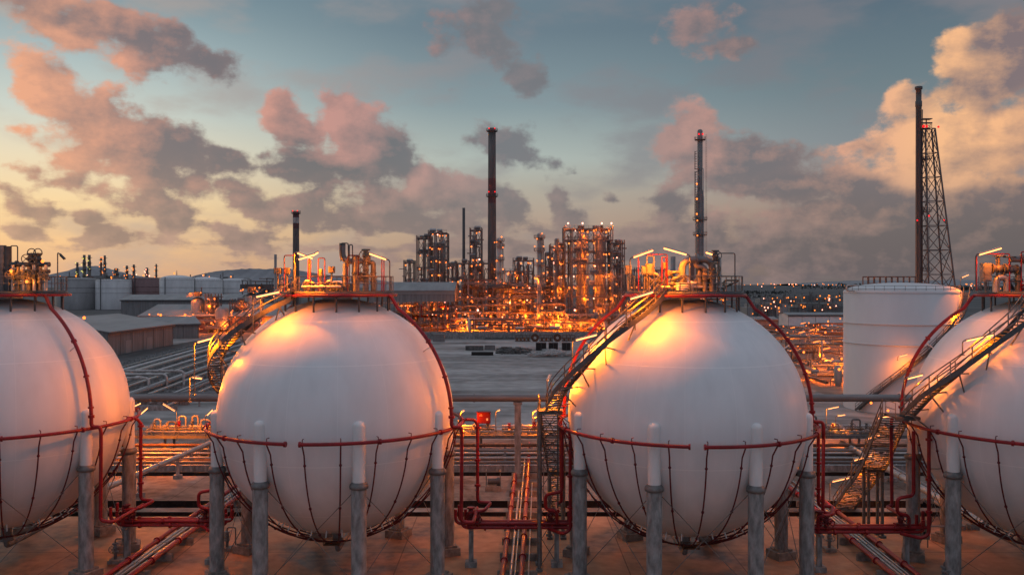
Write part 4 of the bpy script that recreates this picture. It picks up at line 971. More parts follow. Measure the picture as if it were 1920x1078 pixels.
mb = MB(); mb.tube(fillet([(c[0]-r*.98,c[1]-3,zt+.3),(c[0]-r-1.2,c[1]-3,zt+.3),(c[0]-r-1.2,c[1]-3,zt+1.3),(c[0]-r*.9,c[1]-3,zt+1.3)],.4),.16,8); mb.build('vent_pipe','silver',t)
tube_lamp((1686,668),(1701,664),143.5,9.4,'orange tube lamp halfway up the stair on the white cylindrical tank',520,350)
tube_lamp((1783,591),(1797,586),147,15.6,'orange tube lamp high on the stair of the white cylindrical tank',520,350)
tube_lamp((1804,520),(1816,515),148,19.8,'orange tube lamp at the stair head of the white cylindrical tank',520,350)
bulb(t, (c[0]-r+1.2,c[1]-7.5,1.9), .22); bulb(t, (c[0]-r+3.2,c[1]-9.5,.9), .2)
for i, (a, b, top, Y, lab, body, roof, rise) in enumerate((
   (108,188,525,742,'dull grey storage tank farthest along the left tank row','tankdark','tankdark',.10),
   (182,246,526,735,'pale grey storage tank with flat top in the left tank row','tankgrey','tankgrey',.08),
   (246,302,523,748,'brownish dark storage tank lit red at its foot','tankbrown','tankbrown',.10),
   (301,362,524,728,'pale storage tank with white dome beside the brown tank','tankgrey','bigwhite',.26),
   (356,416,526,765,'pale storage tank with pointed roof behind the silos','tankgrey','bigwhite',.22),
   (408,466,528,800,'pale storage tank with low roof, partly behind the spiral stair','tankgrey','tankgrey',.2))):
    t, c, r, zt = storage_tank(a,b,top,Y,lab,body,roof,rise,2,True,40)
    mb = MB(); mb.beam((c[0]-r*.35,c[1]-r*.95,0),(c[0]-r*.35,c[1]-r*.95,zt+2),.5); mb.build('ladder','darksteel',t)
    mb = MB(); mb.cyl((c[0],c[1],zt+r*rise),(c[0],c[1],zt+r*rise+4),.4,.15,8); mb.build('vent','darksteel',t); bulb(t,(c[0]-1,c[1]-3,zt+r*rise+1.6),.7,BULBF)
    if i in (2,3,4):
        for k in range(3): bulb(t,(c[0]+(k-1)*r*.7,c[1]-r-6,3.5+k),.8,BULBF)
def gable_shed(name, corners, eave, ridge, label, wall='wallgrey', roof='roofgrey', over=.8, cat='warehouse', opening=None, bays=6):
    a, b, c_, d = [Vector((*p,0)) for p in corners]     # a-b is one long side, d-c the other
    o = sum((a,b,c_,d),Vector())/4; t = thing(name, (o.x,o.y,0), label, cat); up = lambda v, z: (v.x,v.y,z); m0, m1 = (a+d)/2, (b+c_)/2; mb = MB()
    mb.add([up(a,0),up(b,0),up(b,eave),up(a,eave)],[(0,1,2,3)]); mb.add([up(d,0),up(c_,0),up(c_,eave),up(d,eave)],[(0,1,2,3)])
    mb.add([up(a,0),up(d,0),up(d,eave),up(m0,ridge),up(a,eave)],[(0,1,2,3,4)]); mb.add([up(b,0),up(c_,0),up(c_,eave),up(m1,ridge),up(b,eave)],[(0,1,2,3,4)]); mb.build('wall',wall,t)
    ax = (b-a).normalized(); cr = (d-a).normalized(); mb = MB()
    for s, e in ((a,b),(d,c_)):
        out = -cr if s is a else cr; sl = (ridge-eave)/((d-a).length/2)
        p = s-ax*over+out*over; q = e+ax*over+out*over; r0, r1 = m0-ax*over, m1+ax*over; ze = eave-over*sl+.12; zr = ridge+.12
        V = [up(p,ze),up(q,ze),up(r1,zr),up(r0,zr),up(p,ze+.25),up(q,ze+.25),up(r1,zr+.25),up(r0,zr+.25)]
        mb.add(V,[(0,1,2,3),(4,5,6,7),(0,1,5,4),(1,2,6,5),(3,0,4,7)])
    mb.build('roof',roof,t)
    for s, e in ((a,b),(d,c_)):
        out = -cr if s is a else cr; mb = MB(); q = out*(over*.7); mb.beam(up(s-ax*over+q,eave-.35),up(e+ax*over+q,eave-.35),.3,.55); mb.build('gutter','darksteel',t)
        mb = MB()
        for k in range(bays+1):
            v = s.lerp(e,k/bays)+out*.06; mb.beam(up(v,0),up(v,eave-.6),.12,.12)
        mb.build('downpipe','steel',t)
    return t
t = gable_shed('warehouse', [(-121,262),(-121,312),(-160,312),(-160,262)], 7.2, 10.8, 'large grey warehouse with dark eave, lamp on its roof, beside the pipe sleepers')
bulb(t,(-132,270,11.3),.5); mb = MB(); mb.cyl((-132,270,9.6),(-132,270,11.2),.06,n=6); mb.build('lamp_post','steel',t)
for y in (276,292):
    mb = MB(); mb.box((-120.95,y,2.0),(.12,4.5,4)); mb.build('door','tankdark',t)
t = gable_shed('warehouse', [(-168,395),(-106,395),(-106,440),(-168,440)], 7, 11.5, 'long low shed with pale roof and dark red gable end behind the warehouse', 'tankbrown','roofgrey')
for x in (-158,-147,-118,-112): bulb(t,(x,393.6,7.6),.55)
t = gable_shed('warehouse', [(-155,332),(-126,352),(-138,372),(-168,352)], 5.6, 8, 'small gabled grey shed between the two large sheds', 'wallgrey','roofgrey')
t = gable_shed('warehouse', [(-250,560),(-176,560),(-176,590),(-250,590)], 11, 14, 'dim corrugated shed below the dull grey storage tank', 'wallgrey','roofgrey')
# silos and their plant
def silo(px0, px1, ptop, pbot, label, top=True):
    Y = gy(pbot); cx = ((px0+px1)/2-960)/F*Y; r = (px1-px0)/2/F*Y; zt = CAMZ-(ptop-530)/F*Y; t = thing('silo', (cx,Y,0), label, 'silo', 'grey silos beside the storage tanks')
    mb = MB(); mb.lathe([(r,1.2),(r,zt),(r*.8,zt+r*.35),(r*.3,zt+r*.6),(.01,zt+r*.65)],(cx,Y,0),24); mb.build('shell','vessel',t)
    mb = MB()
    for k in range(6):
        a = k*PI/3; mb.beam((cx+r*.9*math.cos(a),Y+r*.9*math.sin(a),0),(cx+r*.9*math.cos(a),Y+r*.9*math.sin(a),1.4),.4)
    mb.build('skirt','darksteel',t)
    if top:
        mb = MB(); mb.box((cx,Y,zt+r*.75),(r*2.6,r*2.2,.2)); rail(mb,[(cx-r*1.3,Y-r*1.1,zt+r*.8),(cx+r*1.3,Y-r*1.1,zt+r*.8),(cx+r*1.3,Y+r*1.1,zt+r*.8),(cx-r*1.3,Y+r*1.1,zt+r*.8)],1.3,.06,True,2); mb.build('top_platform','frame',t)
        mb = MB(); mb.box((cx,Y,zt+r*1.1),(r*.9,r*.9,r*.7)); mb.cyl((cx+r*.5,Y,zt+r),(cx+r*.5,Y,zt+r*2.1),.25,n=8); mb.build('hopper','darksteel',t)
        for k in range(2): bulb(t,(cx+r*(k-.5)*1.6,Y-r*1.15,zt+r*(1.1+.2*k)),.3)
    bulb(t,(cx+r*1.05,Y-r*.9,zt*.35),.5)
    return t
silo(359,384,565,620,'tallest grey silo with a lit platform, left of the others'); silo(404,429,582,622,'short grey silo between two taller ones', False)
silo(428,444,576,616,'slim grey silo in shadow behind the stair', False); silo(458,486,558,610,'grey silo half hidden behind the spiral stair rail')
def maze(t, x0, x1, y0, y1, z0, z1, n, seed, rmin=.12, rmax=.35, mats=('frame','pipegrey','rust','vessel','darksteel')):
    r2 = random.Random(seed)
    for k in range(n):
        a = [r2.uniform(x0,x1), r2.uniform(y0,y1), r2.uniform(z0,z1)]; pts = [tuple(a)]; ax = r2.choice((0,0,2,2,1))
        for s in range(r2.randint(1,4)):
            lo, hi = ((x0,x1),(y0,y1),(z0,z1))[ax]; a[ax] = r2.uniform(lo,hi) if ax != 0 else max(x0,min(x1,a[0]+r2.uniform(-1,1)*(x1-x0)*.5)); pts.append(tuple(a)); ax = r2.choice([q for q in (0,1,2) if q != ax])
        r = r2.uniform(rmin,rmax); mb = MB(); mb.tube(fillet(pts,r*3,3),r,7); mb.build('pipe',r2.choice(mats),t)
def equipment(t, x0, x1, y0, y1, n, seed, big=1.0):
    r2 = random.Random(seed)
    for k in range(n):
        x, y = r2.uniform(x0,x1), r2.uniform(y0,y1); s = r2.uniform(.7,1.4)*big; kind = r2.random(); mb = MB()
        if kind < .4:
            L = s*3; z = s*1.4; mb.lathe([(.01,-L/2-s*.4),(s*.5,-L/2-s*.25),(s*.7,-L/2),(s*.7,L/2),(s*.5,L/2+s*.25),(.01,L/2+s*.4)],(0,0,0),14); mb.v = [(x+p[2],y+p[1],z+p[0]) for p in mb.v]
            for d in (-.3,.3): mb.box((x+L*d,y,z/2),(.3*s,s,z))
            mb.build('drum',r2.choice(['vessel','silver','pipegrey']),t)
        elif kind < .7:
            h = s*r2.uniform(2.5,5); mb.lathe([(s*.7,.6),(s*.7,h),(s*.5,h+s*.3),(.01,h+s*.45)],(x,y,0),16); mb.cyl((x,y,0),(x,y,.6),s*.5,n=10); mb.tube(fillet([(x,y,h),(x,y,h+s),(x+s*1.5,y,h+s),(x+s*1.5,y,0)],.4),.12*s,7); mb.build('vertical_drum',r2.choice(['vessel','silver','pipegrey']),t)
        else:
            h = s*2.4
            for a in (-1,1):
                for b in (-1,1): mb.beam((x+a*s*1.3,y+b*s,0),(x+a*s*1.3,y+b*s,h),.18)
            mb.box((x,y,h),(s*2.8,s*2.2,.15)); rail(mb,[(x-s*1.4,y-s*1.1,h),(x+s*1.4,y-s*1.1,h),(x+s*1.4,y+s*1.1,h),(x-s*1.4,y+s*1.1,h)],1.1,.05,True,1.5); mb.cyl((x,y,0),(x,y,h+s),s*.4,n=10); mb.build('skid','frame',t)
t = thing('process_skids', (-150,392,0), 'orange-lit cluster of small drums and pipes at the foot of the silos', 'plant'); equipment(t,-160,-112,378,404,16,21,1.1); maze(t,-160,-110,378,400,.6,7,36,22)
r2 = random.Random(31)
for k in range(34): bulb(t,(r2.uniform(-160,-108),r2.uniform(374,398),r2.uniform(1.2,9)),r2.uniform(.22,.42))
# sleeper pipes on the left
t = thing('pipe_track', (-75,230,0), 'broad track of parallel grey pipes on sleepers before the warehouse', 'pipeline')
for i in range(13):
    x = -59-2.9*i+(i%3)*.5; r = (.22,.35,.16,.28,.5)[i%5]; y0, y1 = 150+i*2.2, 325-i*1.5; z = .9+r
    mb = MB(); mb.tube([(x,y0,z),(x-6,(y0+y1)/2,z),(x-12,y1,z)],r,9); mb.build('pipe',('silver','pipegrey','tankgrey')[i%3],t)
for i in range(24):
    y = 152+7*i; mb = MB(); mb.box((-79-(y-150)*.07,y,.42),(42,.5,.84)); mb.build('sleeper','concrete_old',t)
t = thing('pipe_bend', (-82,178,0), 'pale looped expansion pipes at the near end of the pipe track', 'pipeline')
for k in range(3):
    mb = pipe([(-90,176+4*k,1.4),(-90,176+4*k,3.0+.3*k),(-73+2*k,176+4*k,3.0+.3*k),(-73+2*k,176+4*k,.6)],.28,.9,9); mb.build('pipe','whitepipe' if k != 1 else 'silver',t)
t = thing('pipe_bridge', (-70,150,0), 'low railed footbridge of pipes on short posts behind the spiral stair', 'pipeline')
for k in range(4): mb = MB(); mb.tube([(-86,147+1.1*k,2.1),(-46,160+1.1*k,2.1)],.22,8); mb.build('pipe',('pipegrey','darksteel')[k%2],t)
for k in range(9):
    x = -86+5*k; mb = MB(); mb.beam((x,147+(x+86)*.325,0),(x,147+(x+86)*.325,1.9),.25); mb.build('post','concrete_old',t)
# stored materials on the dirt lot
def crate(px0, px1, py0, py1, label, name='crate', m='junk', d=2.5, cat='crate'):
    Y = gy(py1); a, b = at(px0,py1,Y), at(px1,py0,Y); t = thing(name, ((a.x+b.x)/2,Y+d/2,0), label, cat); w, h = b.x-a.x, b.z-a.z
    mb = MB(); mb.box(((a.x+b.x)/2,Y+d/2,h/2+.08),(w,d,h)); mb.build('body',m,t); mb = MB()
    n = max(2,int(w/1.2))
    for k in range(n+1): mb.box((a.x+w*k/n,Y-.04,h/2+.08),(.12,.08,h*.98))
    mb.box(((a.x+b.x)/2,Y-.05,h+.02),(w*1.02,.1,.14)); mb.build('ribs','steel' if m != 'black' else 'darksteel',t); return t
crate(873,906,649,657,'grey ribbed crate at the near edge of the stored materials'); crate(909,928,648,656,'low grey crate stack with lumpy top beside the ribbed crate',m='pipegrey'); crate(940,951,651,659,'small dark crate among the scrap heap')
crate(1005,1024,643,657,'dark tall panel box nearest the scrap heap','panel_box','black',2,'crate'); crate(1029,1046,643,657,'dark tall panel box in the middle of three','panel_box','black',2,'crate'); crate(1054,1070,643,657,'dark tall panel box nearest the curved stair','panel_box','black',2,'crate')
crate(812,833,627,641,'grey windowless electrical cabin against the low concrete wall','cabin','pipegrey',3,'cabin')
mb = MB(); q = at(884,664,gy(666)); w_ = at(925,664,gy(666)); mb.cyl((q.x,q.y,.55),(w_.x,q.y,.55),.55,n=14); mb.cyl((q.x+.6,q.y+1.0,.5),(w_.x-.8,q.y+1.0,.5),.5,n=14); tag(mb.build('rubber_hose','black'),'black rolled hose lying in front of the crates','hose')
def heap(px0, px1, py0, py1, label, n, m, seed, name, cat, bar=True):
    r2 = random.Random(seed); Y = gy((py0+py1)/2+2); a, b = at(px0,py1,Y).x, at(px1,py1,Y).x; t = MB()
    for k in range(n):
        x = r2.uniform(a,b); y = Y+r2.uniform(-7,7); h = r2.uniform(.15,1.3)*(1-abs((x-(a+b)/2)/(b-a)))
        if bar:
            th = r2.uniform(-.9,.9); L = r2.uniform(1.2,3.2); t.tube([(x-L*math.cos(th),y-L*math.sin(th),h),(x,y,h+r2.uniform(0,.4)),(x+L*math.cos(th),y+L*math.sin(th),h+r2.uniform(-.1,.3))],r2.uniform(.09,.17),6)
        else: t.box((x,y,h*.5+.1),(r2.uniform(.5,2.4),r2.uniform(.5,2),h+.2),r2.uniform(0,3))
    return tag(t.build(name,m),label,cat)
heap(1000,1078,655,672,'loose heap of bent white pipes on the dirt lot',190,'whitepipe',5,'pipe_heap','pipe heap')
heap(933,992,650,667,'low dark scrap heap beside the white pipes',70,'junk',6,'scrap_heap','scrap heap',False)
def reel(px, py0, py1, label):
    Y = gy(py1); p0, p1 = at(px,py1,Y), at(px,py0,Y); r = (p1.z-0)/2; t = thing('cable_reel', (p0.x,Y,0), label, 'cable reel', 'brown cable reels on the lot')
    for d in (-.9,.9):
        mb = MB(); mb.cyl((p0.x,Y+d-.12,r),(p0.x,Y+d+.12,r),r,n=24); mb.build('flange','spool',t)
    mb = MB(); mb.cyl((p0.x,Y-.9,r),(p0.x,Y+.9,r),r*.6,n=20); mb.build('drum','black',t)
    mb = MB(); mb.cyl((p0.x,Y-1.08,r),(p0.x,Y-1.03,r),r*.35,n=16); mb.build('hub','whitepipe',t)
for x, lab in ((1003,'large brown cable reel farther from the stair'),(1045,'large brown cable reel closer to the stair')): reel(x,625.5,640.5,lab)
for i, (x0, x1) in enumerate(((966,994),(1012,1036),(1054,1078))):
    Y = gy(640); a, b = at(x0,640,Y).x, at(x1,640,Y).x; t = thing('coil_rack', ((a+b)/2,Y,0), ('brown rack of pipe coils left of both cable reels','brown rack of pipe coils between the two cable reels','brown rack of pipe coils beside the curved stair')[i], 'rack')
    mb = MB(); n = max(3,int((b-a)/1.3))
    for z in (.2,1.4,2.3): mb.beam((a,Y-.8,z),(b,Y-.8,z),.14); mb.beam((a,Y+.8,z),(b,Y+.8,z),.14)
    for k in range(n+1):
        x = a+(b-a)*k/n; mb.beam((x,Y-.8,0),(x,Y-.8,2.4),.12); mb.beam((x,Y+.8,0),(x,Y+.8,2.4),.12)
    mb.build('frame','spool',t); mb = MB()
    for k in range(n): mb.cyl((a+(b-a)*(k+.5)/n,Y-.7,.75),(a+(b-a)*(k+.5)/n,Y+.7,.75),.5,n=12)
    mb.build('coil','rust',t)
Y = gy(637); a, b = at(908,637,Y).x, at(966,637,Y).x; t = thing('pipe_rack', ((a+b)/2,Y,0), 'low open grey rack against the concrete wall', 'rack'); mb = MB()
for z in (.3,2.0): mb.beam((a,Y,z),(b,Y,z),.16); mb.beam((a,Y+2,z),(b,Y+2,z),.16)
for k in range(5): mb.beam((a+(b-a)*k/4,Y,0),(a+(b-a)*k/4,Y,2.1),.18); mb.beam((a+(b-a)*k/4,Y+2,0),(a+(b-a)*k/4,Y+2,2.1),.18)
mb.build('frame','pipegrey',t); mb = MB()
for k in range(7): mb.cyl((a+.3,Y+.2+.26*k,.55+.15*(k%2)),(b-.3,Y+.2+.26*k,.55+.15*(k%2)),.13,n=7)
mb.build('stock','junk',t)
mb = MB(); mb.box((-6,344.5,1.4),(150,.5,2.8)); 
for k in range(26): mb.box((-80+6*k,344.1,1.45),(.35,.4,2.9))
tag(mb.build('boundary_wall','concrete_old'),'long low concrete wall between the dirt lot and the refinery','wall')
# ------------------------------------------------------------------ refinery
RF = random.Random(77)
def ladder(mb, x, y, z0, z1):
    for d in (-.25,.25): mb.beam((x+d,y,z0),(x+d,y,z1),.08)
    z = z0
    while z < z1: mb.beam((x-.25,y,z),(x+.25,y,z),.06); z += .9
def chimney(px, w_top, w_bot, ptop, Y, label, bands=None, m='chimney', rings=(), lights=(), name='chimney', group=None):
    x = (px-960)/F*Y; zt = CAMZ-(ptop-530)/F*Y; r0, r1 = w_bot/2/F*Y, w_top/2/F*Y; t = thing(name, (x,Y,0), label, 'chimney', group)
    segs = bands or [(0,1,m)]; rr = lambda f: r0+(r1-r0)*f
    for i, (a, b, mm) in enumerate(segs):
        mb = MB(); mb.lathe([(rr(a),zt*a),(rr(b),zt*b)]+([(rr(b)*.85,zt*b),(rr(b)*.85,zt*b-2)] if b == 1 else []),(x,Y,0),28); mb.build('stack' if len(segs) == 1 else 'band',mm,t)
    for f in rings:
        mb = MB(); z = zt*f; r = rr(f); mb.lathe([(r,z-.5),(r+1.0,z-.1),(r+1.0,z+.1),(r,z+.1)],(x,Y,0),20); rail(mb,[(x+(r+.95)*math.cos(k*PI/6),Y+(r+.95)*math.sin(k*PI/6),z+.1) for k in range(12)],1.2,.06,True,2); mb.build('gallery','darksteel',t)
    for f in lights:
        for k in (-1,1): bulb(t,(x+k*rr(f)*.75,Y-rr(f)-.5,zt*f+.6),.34,BEACON)
    mb = MB(); ladder(mb,x+rr(.3)*.3,Y-rr(0)-.3,2,zt*.98); mb.build('ladder','darksteel',t)
    return t
chimney(922.5,14,17,241,452,'tallest dark concrete chimney with two galleries and red beacons',[(0,.62,'chimney'),(.62,.745,'chimneyred'),(.745,1,'chimney')],rings=(.655,.985),lights=(.67,.99))
chimney(869.5,5.2,5.8,390,455,'thin plain dark stack left of the tall chimney','',m='darksteel',name='thin_stack')
chimney(555,11.5,12.5,397,500,'grey chimney with red and white bands and a red-lit top',[(0,.845,'chimney'),(.845,.895,'chimneyred'),(.895,.945,'chimneywhite'),(.945,1,'chimneyred')],rings=(.985,),lights=(.995,))
chimney(516.5,5,5,477,470,'short grey stack beside the banded chimney','',m='vessel',name='thin_stack')
chimney(1262,9,9,481,430,'stubby grey stack seen behind the control boxes','',m='vessel',name='thin_stack')
def column(px, w, ptop, Y, label, plats, z0=0, m='vessel', side=1, lamps=True, cat='process column', taper=None, dark=0, group='process columns of the refinery'):
    x = (px-960)/F*Y; r = w/2/F*Y; zt = CAMZ-(ptop-530)/F*Y; t = thing('process_column', (x,Y,0), label, cat, group)
    prof = [(r*1.25,z0),(r*1.1,z0+4),(r,z0+4.2)]+([(r,zt*taper[0]),(r*taper[1],zt*taper[0]+4)] if taper else [])
    rt = r*(taper[1] if taper else 1); prof += [(rt,zt-rt*.6),(rt*.75,zt-rt*.2),(rt*.3,zt),(.01,zt+.05)]
    mb = MB(); mb.lathe(prof,(x,Y,0),24); mb.build('shell',m,t)
    for i, py in enumerate(plats):
        z = CAMZ-(py-530)/F*Y; rp = (r if not taper or z < zt*taper[0] else rt); mb = MB(); ro = rp+1.4
        a0, a1 = (0,360) if i % 2 == 0 else (150,400)
        N_ = 14; pts = [(x+ro*math.cos(R(a0+(a1-a0)*k/N_)),Y+ro*math.sin(R(a0+(a1-a0)*k/N_)),z) for k in range(N_+1)]
        inn = [(x+rp*math.cos(R(a0+(a1-a0)*k/N_)),Y+rp*math.sin(R(a0+(a1-a0)*k/N_)),z) for k in range(N_+1)]
        mb.add(pts+inn,[(k,k+1,N_+2+k,N_+1+k) for k in range(N_)]); mb.add([(p[0],p[1],p[2]-.25) for p in pts]+pts,[(k,k+1,N_+2+k,N_+1+k) for k in range(N_)])
        rail(mb,pts,1.2,.06,False,1.8)
        for k in range(0,N_,3): mb.beam(inn[k],(pts[k][0],pts[k][1],z-.1),.1); mb.beam((inn[k][0],inn[k][1],z-1.3),(pts[k][0],pts[k][1],z-.15),.1)
        mb.build('platform','frame',t)
        if lamps and i >= dark:
            for a in ((235,) if dark else (200,320) if i % 2 else (240,300)): bulb(t,(x+(ro*.93)*math.cos(R(a)),Y+(ro*.93)*math.sin(R(a)),z+RF.choice((1.9,-.6))),RF.uniform(.28,.40))
    mb = MB(); ladder(mb,x+side*(r+.5),Y-r-.3,z0,zt*.97); mb.build('ladder','frame',t)
    for k in range(3):
        a = R(RF.uniform(190,350)); q = RF.uniform(.16,.3); zz = zt*RF.uniform(.75,1.0); xx, yy = x+(r+.5+q)*math.cos(a), Y+(r+.5+q)*math.sin(a)
        mb = MB(); mb.tube(fillet([(xx,yy,1),(xx,yy,zz),(x,Y,zz+.8)],.8,3),q,8); mb.build('downcomer',RF.choice(['silver','pipegrey','frame']),t)
    return t
column(1011.5,9.5,437,405,'slim process column with five stacked galleries and a crowned top',[446,470,497,520,545,572,597])
column(1044,9,447,412,'short process column with a pointed top beside the main frame',[470,493,517,540,566,595],m='pipegrey')
column(936,9,446,432,'silver process column hugging the tall chimney',[452,462,487,512,540],m='silver')
column(1312.5,15.5,243,420,'tall slender tower with side galleries and a beacon crown',[262,412,440],dark=1,taper=(.66,.62),m='pipegrey')
_q = lambda py: CAMZ-(py-530)/F*420
_c = bpy.data.objects[[o.name for o in COL.objects if o.get('label','').startswith('tall slender tower')][0]]
for k in (-1,1): bulb(_c,(_c.location.x+k*.9,_c.location.y-1.9,CAMZ-(253-530)/F*420),.42,BEACON)
for y0, y1 in ((285,318),(322,352),(354,380),(382,408)):     # caged ladder segments up the side
    xx, yy = _c.location.x-2.3, 418.6; mb = MB()
    for k in range(5): a_ = PI*.6+k*.45; mb.beam((xx+.55*math.cos(a_),yy+.55*math.sin(a_),_q(y1)),(xx+.55*math.cos(a_),yy+.55*math.sin(a_),_q(y0)),.1)
    z = _q(y1)
    while z < _q(y0): mb.box((xx,yy,z),(1.0,.9,.1)); z += 1.2
    mb.box((xx+.5,yy,_q(y1)),(2.2,1.6,.2)); mb.build('ladder_cage','frame',_c)
    if y0 > 320: bulb(_c,(xx+.3,yy-1.0,_q(y1)+1.5),.42)
# main frames
def frame(name, px0, px1, ptop, Y, depth, nx, label, floors, vessels=(), legs=False, lamp_n=4, cat='process structure', ext=None, brace=True, z0=0):
    x0, x1 = (px0-960)/F*Y, (px1-960)/F*Y; zt = CAMZ-(ptop-530)/F*Y; t = thing(name, ((x0+x1)/2,Y,0), label, cat)
    zs = [z0+(zt-z0)*(k+1)/floors for k in range(floors)]; ys = (Y,Y+depth/2,Y+depth)
    for iy, y in enumerate(ys):
        mb = MB()
        for i in range(nx+1):
            x = x0+(x1-x0)*i/nx; mb.beam((x,y,z0),(x,y,zt+(.0 if i%2 else 1.2)),.45)
        for z in zs: mb.beam((x0,y,z-.2),(x1,y,z-.2),.3,.45)
        if brace:
            for i in range(nx):
                for k, z in enumerate([z0]+zs[:-1]):
                    if (i+k+iy)%3 == 0: xa, xb = x0+(x1-x0)*i/nx, x0+(x1-x0)*(i+1)/nx; mb.beam((xa,y,z),(xb,y,zs[k]),.2); mb.beam((xb,y,z),(xa,y,zs[k]),.2)
        mb.build('steel_frame','frame',t)
    mb = MB()
    for i in range(nx+1):
        x = x0+(x1-x0)*i/nx
        for z in zs: mb.beam((x,Y,z-.25),(x,Y+depth,z-.25),.25,.4)
    mb.build('cross_beam','frame',t)
    for z in zs:
        mb = MB(); 
        mb.box(((x0+x1)/2,Y+.7,z+.02),(x1-x0,1.4,.12)); mb.box(((x0+x1)/2,Y+depth*.75,z+.02),(x1-x0,depth*.45,.12)); rail(mb,[(x0,Y-.15,z+.05),(x1,Y-.15,z+.05)],1.2,.06,False,2.2); mb.build('floor','grating',t)
        for k in range(lamp_n):
            if RF.random() < .55: bulb(t,(x0+(x1-x0)*(k+RF.uniform(.2,.8))/lamp_n,Y+RF.uniform(-.5,2.5),z-RF.uniform(.9,1.8)),RF.uniform(.24,.42),RF.choice((BULB,BULB,BULB,BULB,BULBW)))
    for (vx, vw, vt, m) in vessels:
        x = (vx-960)/F*Y; r = vw/2/F*Y; zz = CAMZ-(vt-530)/F*Y; mb = MB(); zb = z0+6; yv = Y+depth*.38
        mb.lathe([(.01,zb-r*.6),(r*.6,zb-r*.4),(r,zb),(r,zz-r*.9),(r*.85,zz-r*.45),(r*.5,zz-r*.12),(.3,zz),(.3,zz+2),(.01,zz+2)],(x,yv,0),28)
        for f in (.25,.5,.75): mb.lathe([(r,zb+(zz-zb)*f-.2),(r+.12,zb+(zz-zb)*f-.2),(r+.12,zb+(zz-zb)*f+.2),(r,zb+(zz-zb)*f+.2)],(x,yv,0),28)
        mb.build('vessel',m,t)
        for k, z in enumerate(zs[1:]): bulb(t,(x+(r+.5)*(1 if k%2 else -1),yv-r*.8,z-1.5),.4)
    r2 = random.Random(int(px0)); dn = int(6+floors*1.2)
    for k in range(dn):
        q = r2.uniform(.13,.36); xx = r2.uniform(x0+.5,x1-.5); yy = r2.uniform(Y+(depth*.62 if vessels else .5),Y+depth-.5); za, zb = sorted((r2.uniform(z0,zt),r2.uniform(z0,zt))); mb = MB()
        mb.tube(fillet([(xx,yy,za),(xx,yy,zb),(xx+r2.uniform(-4,4),yy,zb)],.7,3),q,8); mb.build('pipe',r2.choice(['pipegrey','frame','silver','vessel','rust']),t)
    for k in range(floors*2):
        z = r2.choice(zs); xx = r2.uniform(x0+1.5,x1-1.5); s = r2.uniform(.5,1.0); mb = MB(); mb.cyl((xx-s*1.6,Y+2.2,z+s+.3),(xx+s*1.6,Y+2.2,z+s+.3),s,n=14); mb.box((xx,Y+2.2,z+.2),(s*2,s,.4)); mb.build('exchanger',r2.choice(['vessel','silver','pipegrey']),t)
    return t, x0, x1, zt, zs
mainf = frame('reactor_structure', 1059,1149,428,405,17,6,'biggest lit refinery frame holding two tall domed vessels',9,[(1092,19,436,'vessel'),(1127,19,436,'vessel')],lamp_n=7)
t = mainf[0]
for px in (1064,1087,1111,1134,1160):
    x = (px-960)/F*405; mb = MB(); mb.beam((x,402.5,0),(x,402.5,7),1.1); mb.build('concrete_leg','concrete_old',t)
mb = MB(); xa, xb = (1058-960)/F*405, (1166-960)/F*405; mb.box(((xa+xb)/2,402.6,7.4),(xb-xa,1.6,.9)); mb.build('concrete_table','concrete_old',t)
for px in (1065,1092,1128,1146): bulb(t,((px-960)/F*405,404,mainf[3]+2.2),.42,BULBW)
mb = MB(); mb.cyl(at(1093,424,410),at(1093,436,410),.5,n=8); mb.cyl(at(1128,423,410),at(1128,436,410),.6,n=8); mb.build('vent','rust',t)
frame('process_structure', 1146,1171,455,408,14,2,'side wing of the biggest frame with a broad top gallery',7,lamp_n=3)
frame('process_structure', 1032,1060,462,413,12,2,'shadowed frame wedged between short column and biggest frame',6,lamp_n=3)
frame('process_structure', 781,807,446,455,12,2,'left half of the twin towers, with reddish lamps',6,lamp_n=3,z0=0)
frame('process_structure', 803,838,436,452,14,3,'taller right half of the twin towers with open top cage',7,[(816,11,452,'vessel'),(830,9,448,'vessel')],lamp_n=3)
frame('process_structure', 881,903,431,450,10,2,'narrow lattice tower between thin stack and tall chimney',7,[(888,6,440,'vessel')],lamp_n=2)
frame('furnace_structure', 853,917,493,436,16,5,'low braced furnace structure below the thin stack',4,[(868,9,505,'pipegrey'),(890,9,505,'pipegrey')],lamp_n=6)
frame('process_structure', 946,1000,508,424,14,5,'dark low frame of exchangers between the fan deck and the slim column',4,[(958,8,512,'vessel'),(985,7,516,'pipegrey')],lamp_n=4)
frame('process_structure', 1172,1248,506,432,14,6,'dark low frame glimpsed between the biggest frame and the curved stair platform',4,[(1190,9,512,'vessel'),(1226,9,500,'pipegrey')],lamp_n=4)
frame('process_structure', 838,856,497,446,12,2,'narrow dark frame linking the twin towers to the furnace structure',4,lamp_n=3)
frame('process_structure', 962,1001,488,446,12,4,'dark rear frame with pipes, directly left of the slim process column',5,[(972,7,490,'pipegrey'),(990,6,496,'vessel')],lamp_n=3)
frame('process_structure', 1023,1036,478,430,10,2,'thin rear frame between the slim column and the short pointed column',5,lamp_n=2)
frame('process_structure', 757,775,492,470,10,2,'small lit cabin tower at the left edge of the refinery',3,lamp_n=3)
frame('process_structure', 385,404,556,398,8,2,'small lit frame squeezed between the tallest and the short grey silo',5,[(394,6,566,'vessel')],lamp_n=3)
frame('process_structure', 431,457,566,402,8,3,'small lit frame of pipes behind the spiral stair, next to the slim silo',4,lamp_n=4)
frame('process_structure', 322,357,592,406,8,4,'low orange-lit frame at the foot of the pale tanks, left of the silos',2,lamp_n=5)
